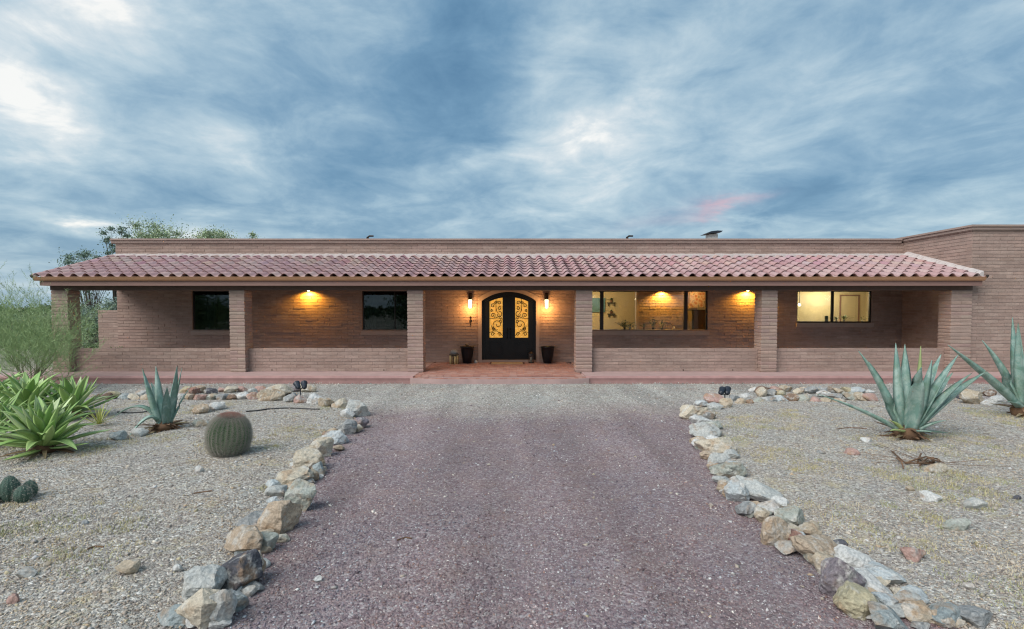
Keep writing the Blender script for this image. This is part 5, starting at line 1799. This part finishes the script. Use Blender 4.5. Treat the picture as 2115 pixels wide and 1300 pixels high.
# small hedgehog cactus cluster
g0_ = gp(35, 1046); x, y = g0_.x, g0_.y; z = hz(x, y)
root = empty('hedgehog_cactus', (x, y, z), 'cluster of short dark green cactus stems at the frame edge of the gravel bed', 'cactus')
Mh = mat('hedgehog_green', (.055, .10, .075), rough=.8, vary=.25, vscale=20, bump=.5)
Msp = mat('pale_spine', (.42, .40, .34), rough=.9)
for i, (dx_, dy_, h, r_) in enumerate(((-.07, 0, .29, .085), (.08, -.02, .19, .075), (-.20, -.06, .24, .09), (-.16, .12, .22, .08), (.02, .13, .2, .07), (-.30, .05, .2, .08))):
    b_ = MB(); n = 12 * 4; vs_ = []
    for k in range(13):
        t_ = k / 12; rr_ = r_ * (math.sin(min(1, t_ * 1.6 + .25) * math.pi / 2) if t_ < .5 else math.cos((t_ - .5) / .5 * math.pi / 2) ** .55)
        for j in range(n):
            a = 2 * math.pi * j / n; q = rr_ * (1 - .12 * (1 - abs(math.cos(a * 6))))
            vs_.append((x + dx_ + q * math.cos(a), y + dy_ + q * math.sin(a), z - .02 + h * t_))
    b_.add(vs_, [(k * n + j, k * n + (j + 1) % n, (k + 1) * n + (j + 1) % n, (k + 1) * n + j) for k in range(12) for j in range(n)])
    b_.build('stem', Mh, root, smooth=True)
    b_ = MB(); rnd = random.Random(i)
    for _ in range(420):
        a = rnd.uniform(0, 6.28); t_ = rnd.uniform(.05, 1); rr_ = r_ * (1 if t_ < .5 else math.cos((t_ - .5) / .5 * math.pi / 2) ** .55)
        p = Vector((x + dx_ + rr_ * math.cos(a), y + dy_ + rr_ * math.sin(a), z - .02 + h * t_))
        d = Vector((math.cos(a) + rnd.uniform(-.8, .8), math.sin(a) + rnd.uniform(-.8, .8), rnd.uniform(-.6, 1))).normalized() * .022
        w = Vector((-math.sin(a), math.cos(a), 0)) * .0011
        b_.add([p - w, p + w, p + d, p + Vector((0, 0, .0018))], [(0, 1, 2), (1, 3, 2), (3, 0, 2)])
    b_.build('spines', Msp, root, kind='stuff')

# ---- wispy shrub: fine green twigs
def wispy(px, pyb, H, spread, label, seed, n0=12, name='palo_verde_shrub', twigs=1.0, col=(.27, .37, .16)):
    g_ = gp(px, pyb); x, y = g_.x, g_.y
    root = empty(name, (x, y, 0), label, 'shrub')
    rnd = random.Random(seed)
    stems, fine = MB(), MB()

    def grow(p, d, l, r_, depth):
        n = 5; pts = [p]; q = p.copy(); dd = d.copy()
        for i in range(n):
            dd = (dd + Vector((rnd.uniform(-.16, .16), rnd.uniform(-.16, .16), rnd.uniform(-.06, .12)))).normalized()
            q = q + dd * l / n; pts.append(q.copy())
        (stems if depth < 2 else fine).tube(pts, [lerp(r_, r_ * .55, i / n) for i in range(n + 1)], 5 if depth < 2 else 3, cap=False)
        if depth >= 4:
            for i in range(1, n + 1):
                for _ in range(int(4 * twigs)):
                    e = (dd + Vector((rnd.uniform(-1, 1), rnd.uniform(-1, 1), rnd.uniform(-.5, .8)))).normalized() * rnd.uniform(.06, .16)
                    w = Vector((rnd.uniform(-1, 1), rnd.uniform(-1, 1), rnd.uniform(-1, 1))).normalized() * .0042
                    fine.add([pts[i] - w, pts[i] + w, pts[i] + e + w * .3], [(0, 1, 2)])
            return
        kids = {0: 3, 1: 4, 2: 4, 3: 3}[depth]
        for k in range(kids):
            i = rnd.randint(1, n)
            e = (dd + Vector((rnd.uniform(-1, 1), rnd.uniform(-1, 1), rnd.uniform(-.25, .6))) * .75).normalized()
            grow(pts[i], e, l * rnd.uniform(.55, .8), r_ * .5, depth + 1)

    for k in range(n0):
        a = 2 * math.pi * k / n0 + rnd.uniform(-.3, .3); e = rnd.uniform(R(12), R(82))
        d = Vector((math.cos(a) * math.cos(e) * spread, math.sin(a) * math.cos(e) * spread, math.sin(e))).normalized()
        grow(Vector((x, y, 0)), d, H * .42 * rnd.uniform(.8, 1.15), .016, 0)
    stems.build('branch', mat('green_bark', (.15, .17, .08), rough=.8, vary=.2), root)
    fine.build('foliage', mat('wispy_green', col, rough=.7, vary=.25, vscale=2), root, kind='stuff')


wispy(62, 803, 3.45, 1.0, 'wispy pale green shrub with fine twigs in front of the porch end', 31, 15, twigs=.65)

# ---- leafy trees and bushes behind
def tree(x, y, H, R0, nleaf, ls, m_leaf, label, name='mesquite_tree', cat='tree', group=None, seed=0, trunk_h=.35, bark=None, zflat=.75, z0=-.03, clumps=14, csz=(.22, .42)):
    root = empty(name, (x, y, z0), label, cat, group)
    rnd = random.Random(seed)
    tb = MB(); th = H * trunk_h
    cen = []
    for k in range(clumps):
        a = rnd.uniform(0, 6.28); r_ = R0 * math.sqrt(rnd.random()) * .85
        cr = rnd.uniform(*csz) * R0
        cz = z0 + th + (H - th - cr * zflat) * rnd.uniform(.15, 1.0) * (1 - .3 * (r_ / R0))
        cen.append((Vector((x + r_ * math.cos(a), y + r_ * math.sin(a), cz)), cr))
    nt = 3 if name != 'tree' else 1
    for c, r_ in cen:
        b0 = Vector((x + rnd.uniform(-.1, .1) * R0 * .5, y + rnd.uniform(-.1, .1), z0))
        m1 = b0.lerp(c, .5) + Vector((0, 0, th * .25))
        tb.tube([b0, b0.lerp(m1, .6), m1, c], [.035 * H / 4, .024 * H / 4, .014 * H / 4, .005], 5, cap=False)
    tb.build('trunk', bark or mat('bark', (.11, .09, .07), rough=.95, vary=.3), root)
    N = nleaf; per = N // clumps
    P = []; 
    for c, r_ in cen:
        d = rng.normal(size=(per, 3)); d /= np.linalg.norm(d, axis=1)[:, None]
        rad = r_ * np.abs(rng.normal(0, .9, per))
        P.append(np.array(c)[None] + d * rad[:, None] * np.array([1, 1, zflat]))
    P = np.concatenate(P); n = len(P)
    P = P[P[:, 2] > z0 + .02]; n = len(P)
    U = rng.normal(size=(n, 3)); U /= np.linalg.norm(U, axis=1)[:, None]
    V_ = np.cross(U, rng.normal(size=(n, 3))); V_ /= np.linalg.norm(V_, axis=1)[:, None]
    s1 = (ls * rng.uniform(.6, 1.4, n))[:, None]; s2 = s1 * .45
    Q = np.stack([P - U * s1, P + V_ * s2, P + U * s1, P - V_ * s2], 1).reshape(-1, 3)
    Fq = (np.arange(n) * 4)[:, None] + np.arange(4)[None]
    k_ = rng.uniform(.7, 1.35, (n, 1)) * np.ones((1, 3)); k_[:, 0] *= rng.uniform(.85, 1.15, n)
    me = bpy.data.meshes.new('crown')
    Q = Q - np.array([x, y, z0])
    me.vertices.add(len(Q)); me.vertices.foreach_set('co', Q.astype(np.float32).ravel())
    me.loops.add(Fq.size); me.loops.foreach_set('vertex_index', Fq.astype(np.int32).ravel())
    me.polygons.add(n); me.polygons.foreach_set('loop_start', np.arange(0, Fq.size, 4, dtype=np.int32))
    me.update(calc_edges=True)
    ca_ = me.color_attributes.new('Col', 'FLOAT_COLOR', 'POINT')
    cc = np.ones((n, 4, 4), np.float32); cc[..., :3] = (k_ * np.array(m_leaf))[:, None, :]
    ca_.data.foreach_set('color', cc.ravel())
    me.materials.append(mat('tree_leaf', attr=True, rough=.7, spec=.3))
    o = bpy.data.objects.new('crown', me); COL.objects.link(o); o.parent = root; o['kind'] = 'stuff'
    return root


def at(px, Y): return wp(px, 600, Y).x


GREY = (.30, .37, .22); MESQ = (.13, .19, .08); BLUE = (.19, .26, .20)
TT = dict(group='trees behind the house', csz=(.20, .38))
tree(at(330, 33), 33, wp(325, 436, 33).z, 2.1, 17000, .055, GREY, 'grey-green tree rising above the parapet, tallest behind the house', seed=1, trunk_h=.55, clumps=44, **TT)
tree(at(450, 33), 33, wp(455, 456, 33).z, 1.3, 9500, .055, GREY, 'low grey-green tree top above the parapet, farther along from the tallest', seed=2, trunk_h=.6, clumps=30, **TT)
tree(at(518, 34), 34, wp(520, 466, 34).z, .8, 4500, .055, GREY, 'small tree top at the end of the row above the parapet', seed=4, trunk_h=.6, clumps=16, **TT)
tree(at(243, 31), 31, wp(238, 443, 31).z, .75, 3500, .055, BLUE, 'sparse thin-topped tree beside the parapet corner', seed=5, trunk_h=.5, clumps=20, **TT)
tree(at(185, 30), 30, wp(170, 497, 30).z, 1.2, 7000, .055, BLUE, 'sparse blue-green tree above the tile roof end', seed=6, trunk_h=.45, clumps=24, **TT)
tree(at(205, 26), 26, wp(205, 590, 26).z, 1.5, 6500, .05, (.24, .31, .25), 'bushy blue-green mesquite seen through the open porch end', group='trees behind the house', seed=7, trunk_h=.15, clumps=20)
tree(at(182, 23), 23, wp(185, 655, 23).z, .9, 3000, .045, (.17, .24, .13), 'low dark bush seen through the open porch end below the mesquite', name='desert_bush', cat='bush', seed=8, trunk_h=.1)
# garden wall beyond the porch end
gw = empty('garden_wall', (at(225, 21.5), 21.5, 0), 'short block garden wall beyond the open porch end', 'wall')
bm_, core = MB(), MB()
courses(bm_, core, at(201, 21.5), XL, 21.5, -.03, wp(220, 641, 21.5).z, .2)
bm_.build('brickwork', M_block, gw, kind='stuff', usecol=True); core.build('wall_core', M_mortar, gw)
# desert scrub to the left, each bush its own
rnd = random.Random(12)
SC = [(-20, 42, 650), (25, 38, 640), (60, 44, 634), (95, 36, 640), (130, 42, 634), (10, 30, 672), (48, 27, 680), (85, 30, 676), (118, 28, 680), (150, 34, 645), (-40, 33, 640), (35, 60, 628), (90, 62, 628), (140, 60, 628), (-10, 62, 628), (180, 48, 628), (225, 46, 612)]
adj = ['rounded', 'spreading', 'dense', 'loose', 'low', 'broad', 'ragged', 'thin', 'dark']
for i, (px, Y, pt) in enumerate(SC):
    top = wp(px, pt, Y).z + .1
    near_ = 'near' if Y < 31 else ('mid-distance' if Y < 45 else 'far')
    tree(at(px, Y), Y, max(top, .9), rnd.uniform(1.6, 2.6) * (Y / 38), 6000, .06 * Y / 34, rnd.choice((MESQ, GREY, (.11, .165, .06))),
         f"{adj[i % 9]} {near_} desert bush beyond the wispy shrub, {ordn(i + 1)} in the thicket past the porch end", name='desert_bush', cat='bush', group='desert bushes beyond the porch end', seed=40 + i, trunk_h=.08)
# far scrub that reads as one mass, all the way round the horizon
def scrub():
    n = 42000
    a = rng.uniform(0, 2 * np.pi, n); r_ = 62 + rng.gamma(1.6, 60, n)
    ci = rng.integers(0, 1500, n)
    ca_, cr_ = rng.uniform(0, 2 * np.pi, 1500), 64 + rng.gamma(1.5, 60, 1500)
    cs_, chh_ = rng.uniform(1.5, 3.6, 1500), rng.uniform(1.0, 2.6, 1500)
    cx0, cy0 = cr_[ci] * np.cos(ca_[ci]), cr_[ci] * np.sin(ca_[ci])
    u_ = rng.normal(size=(n, 3)); u_ /= np.linalg.norm(u_, axis=1)[:, None]
    P = np.stack([cx0 + u_[:, 0] * cs_[ci], cy0 + u_[:, 1] * cs_[ci], np.abs(u_[:, 2]) * chh_[ci]], 1)
    U = rng.normal(size=(n, 3)); U /= np.linalg.norm(U, axis=1)[:, None]
    V_ = np.cross(U, rng.normal(size=(n, 3))); V_ /= np.linalg.norm(V_, axis=1)[:, None]
    s1 = (cr_[ci] / 64 * .34)[:, None]
    Q = np.stack([P - U * s1, P + V_ * s1 * .7, P + U * s1, P - V_ * s1 * .7], 1).reshape(-1, 3)
    c = np.array([(.085, .125, .055)]) * rng.uniform(.7, 1.4, (n, 1))
    me = new_mesh('desert_scrub', Q.tolist(), [(4 * i, 4 * i + 1, 4 * i + 2, 4 * i + 3) for i in range(n)], mat('tree_leaf', attr=True), np.repeat(c, 4, 0))
    o = bpy.data.objects.new('desert_scrub', me); COL.objects.link(o); tag(o, kind='stuff')


scrub()
# a few trees behind the photographer, mirrored in the dark panes
for i, (x, y, h) in enumerate(((-16, -9, 4.2), (-8, -12, 5.0), (1, -14, 4.4), (10, -11, 4.8), (18, -10, 4.0), (-25, -6, 4.2))):
    tree(x, y, h, 2.8, 5000, .14, MESQ, f"mesquite across the drive opposite the house, {ordn(i + 1)} along the row reflected in the dark panes", group='mesquites across the drive', seed=90 + i, trunk_h=.12, clumps=18)
# low green plants just behind the porch end wall
for px, l in ((190, 'low leafy plant behind the porch end wall near the vine-clad column'), (235, 'low leafy plant behind the porch wall by the house corner')):
    p = wp(px, 719, 16.6)
    r_ = empty('porch_plant', (p.x, 16.6, ZS), l, 'plant')
    b_ = MB(); sprig(b_, (p.x, 16.6, ZS + .2), .5, 160, .10, .02, 1.3, px); b_.build('foliage', mat('porch_leaf', (.16, .24, .07), rough=.6), r_)
    b_ = MB(); b_.lathe([(.12, 0), (.17, .22), (.15, .23)], (p.x, 16.6, ZS), 14); b_.build('pot', M_terra, r_)

# ================================================================== landscape spots, hose, twigs
def stakelight(px, py, pyb, label, flip):
    g_ = gp(px, pyb); x, y = g_.x, g_.y
    c = wp(px, py, y)
    r_ = empty('landscape_spotlight', (x, y, 0), label, 'spotlight', 'spotlights on stakes by the beds')
    b_ = MB(); b_.tube([(x, y, -.05), (x, y, c.z - .06)], .012, 6); b_.build('stake', M_stake, r_)
    for s_ in (0, 1):
        q = Vector((c.x + (s_ - .5) * .14, y + .03 * s_, c.z))
        d = Vector((flip * (.5 - s_ * .2), .65, .45)).normalized()
        b_ = MB(); b_.tube([q - d * .10, q - d * .06, q + d * .02, q + d * .09], [.03, .058, .062, .078], 12); b_.build('lamp_head', M_stake, r_)
        b_ = MB(); b_.tube([(x, y, c.z - .07), tuple(q - Vector((0, 0, .05)))], .012, 6); b_.build('knuckle', M_stake, r_)


stakelight(621, 797, 823, 'black twin spotlight on a stake behind the cactus bed stones', -1)
stakelight(1497, 809, 830, 'black twin spotlight on a stake at the corner of the agave bed', 1)


def ground_tube(name, pts, r, m, label, cat, n=6):
    q = []
    for a, b in pts:
        g_ = gp(a, b); q.append(Vector((g_.x, g_.y, hz(g_.x, g_.y) + r)))
    mb = MB(); mb.tube(q, r, n)
    return tag(mb.build_at(name, m, tuple(q[0])), label, cat)


M_hose = mat('black_hose', (.012, .014, .016), rough=.5)
ground_tube('hose', [(508, 856), (530, 854), (555, 851), (590, 849), (620, 849), (645, 851), (660, 852)], .013, M_hose, 'black irrigation hose on the gravel behind the barrel cactus', 'hose')
ground_tube('hose', [(243, 857), (265, 859), (290, 858), (312, 856)], .012, M_hose, 'short stretch of black hose beside the small blue agave', 'hose')
tw_ = empty('dead_branch', tuple(gp(1880, 968)), 'dead twigs lying on gravel in front of the big agave', 'branch')
for pts in ([(1842, 942), (1852, 955), (1870, 966), (1900, 972), (1925, 968)], [(1852, 955), (1862, 968), (1866, 978)], [(1870, 966), (1895, 962), (1912, 954), (1930, 962)], [(1900, 972), (1915, 962), (1935, 958), (1942, 968)], [(1895, 964), (1902, 952)]):
    q = []
    for i, (a, b) in enumerate(pts):
        g_ = gp(a, b); q.append((g_.x, g_.y, hz(g_.x, g_.y) + .02 + .03 * (i % 2)))
    mb = MB(); mb.tube(q, [.012, .010, .009, .008, .006][:len(q)], 5); mb.build('twig', M_deadleaf, tw_)
for pts, l in (([(400, 1030), (418, 1027), (438, 1024)], 'thin dark twig on gravel between the barrel cactus and the tan wedge stone'),
               ([(1730, 893), (1752, 890), (1790, 892)], 'thin dead stick lying behind the pink-tan stone in the agave bed'),
               ([(180, 1145), (196, 1138), (214, 1139)], 'short crooked stick on the near gravel of the cactus bed'),
               ([(820, 1118), (838, 1112), (850, 1114)], 'small dry stick lying on the purple driveway gravel')):
    ground_tube('stick', pts, .007, M_deadleaf, l, 'stick', 5)
b_ = MB(); c = gp(1925, 966)
sprig(b_, (c.x, c.y, hz(c.x, c.y)), .08, 60, .07, .02, 2.0, 77, .6); b_.build('dead_leaf', M_deadleaf, tw_)
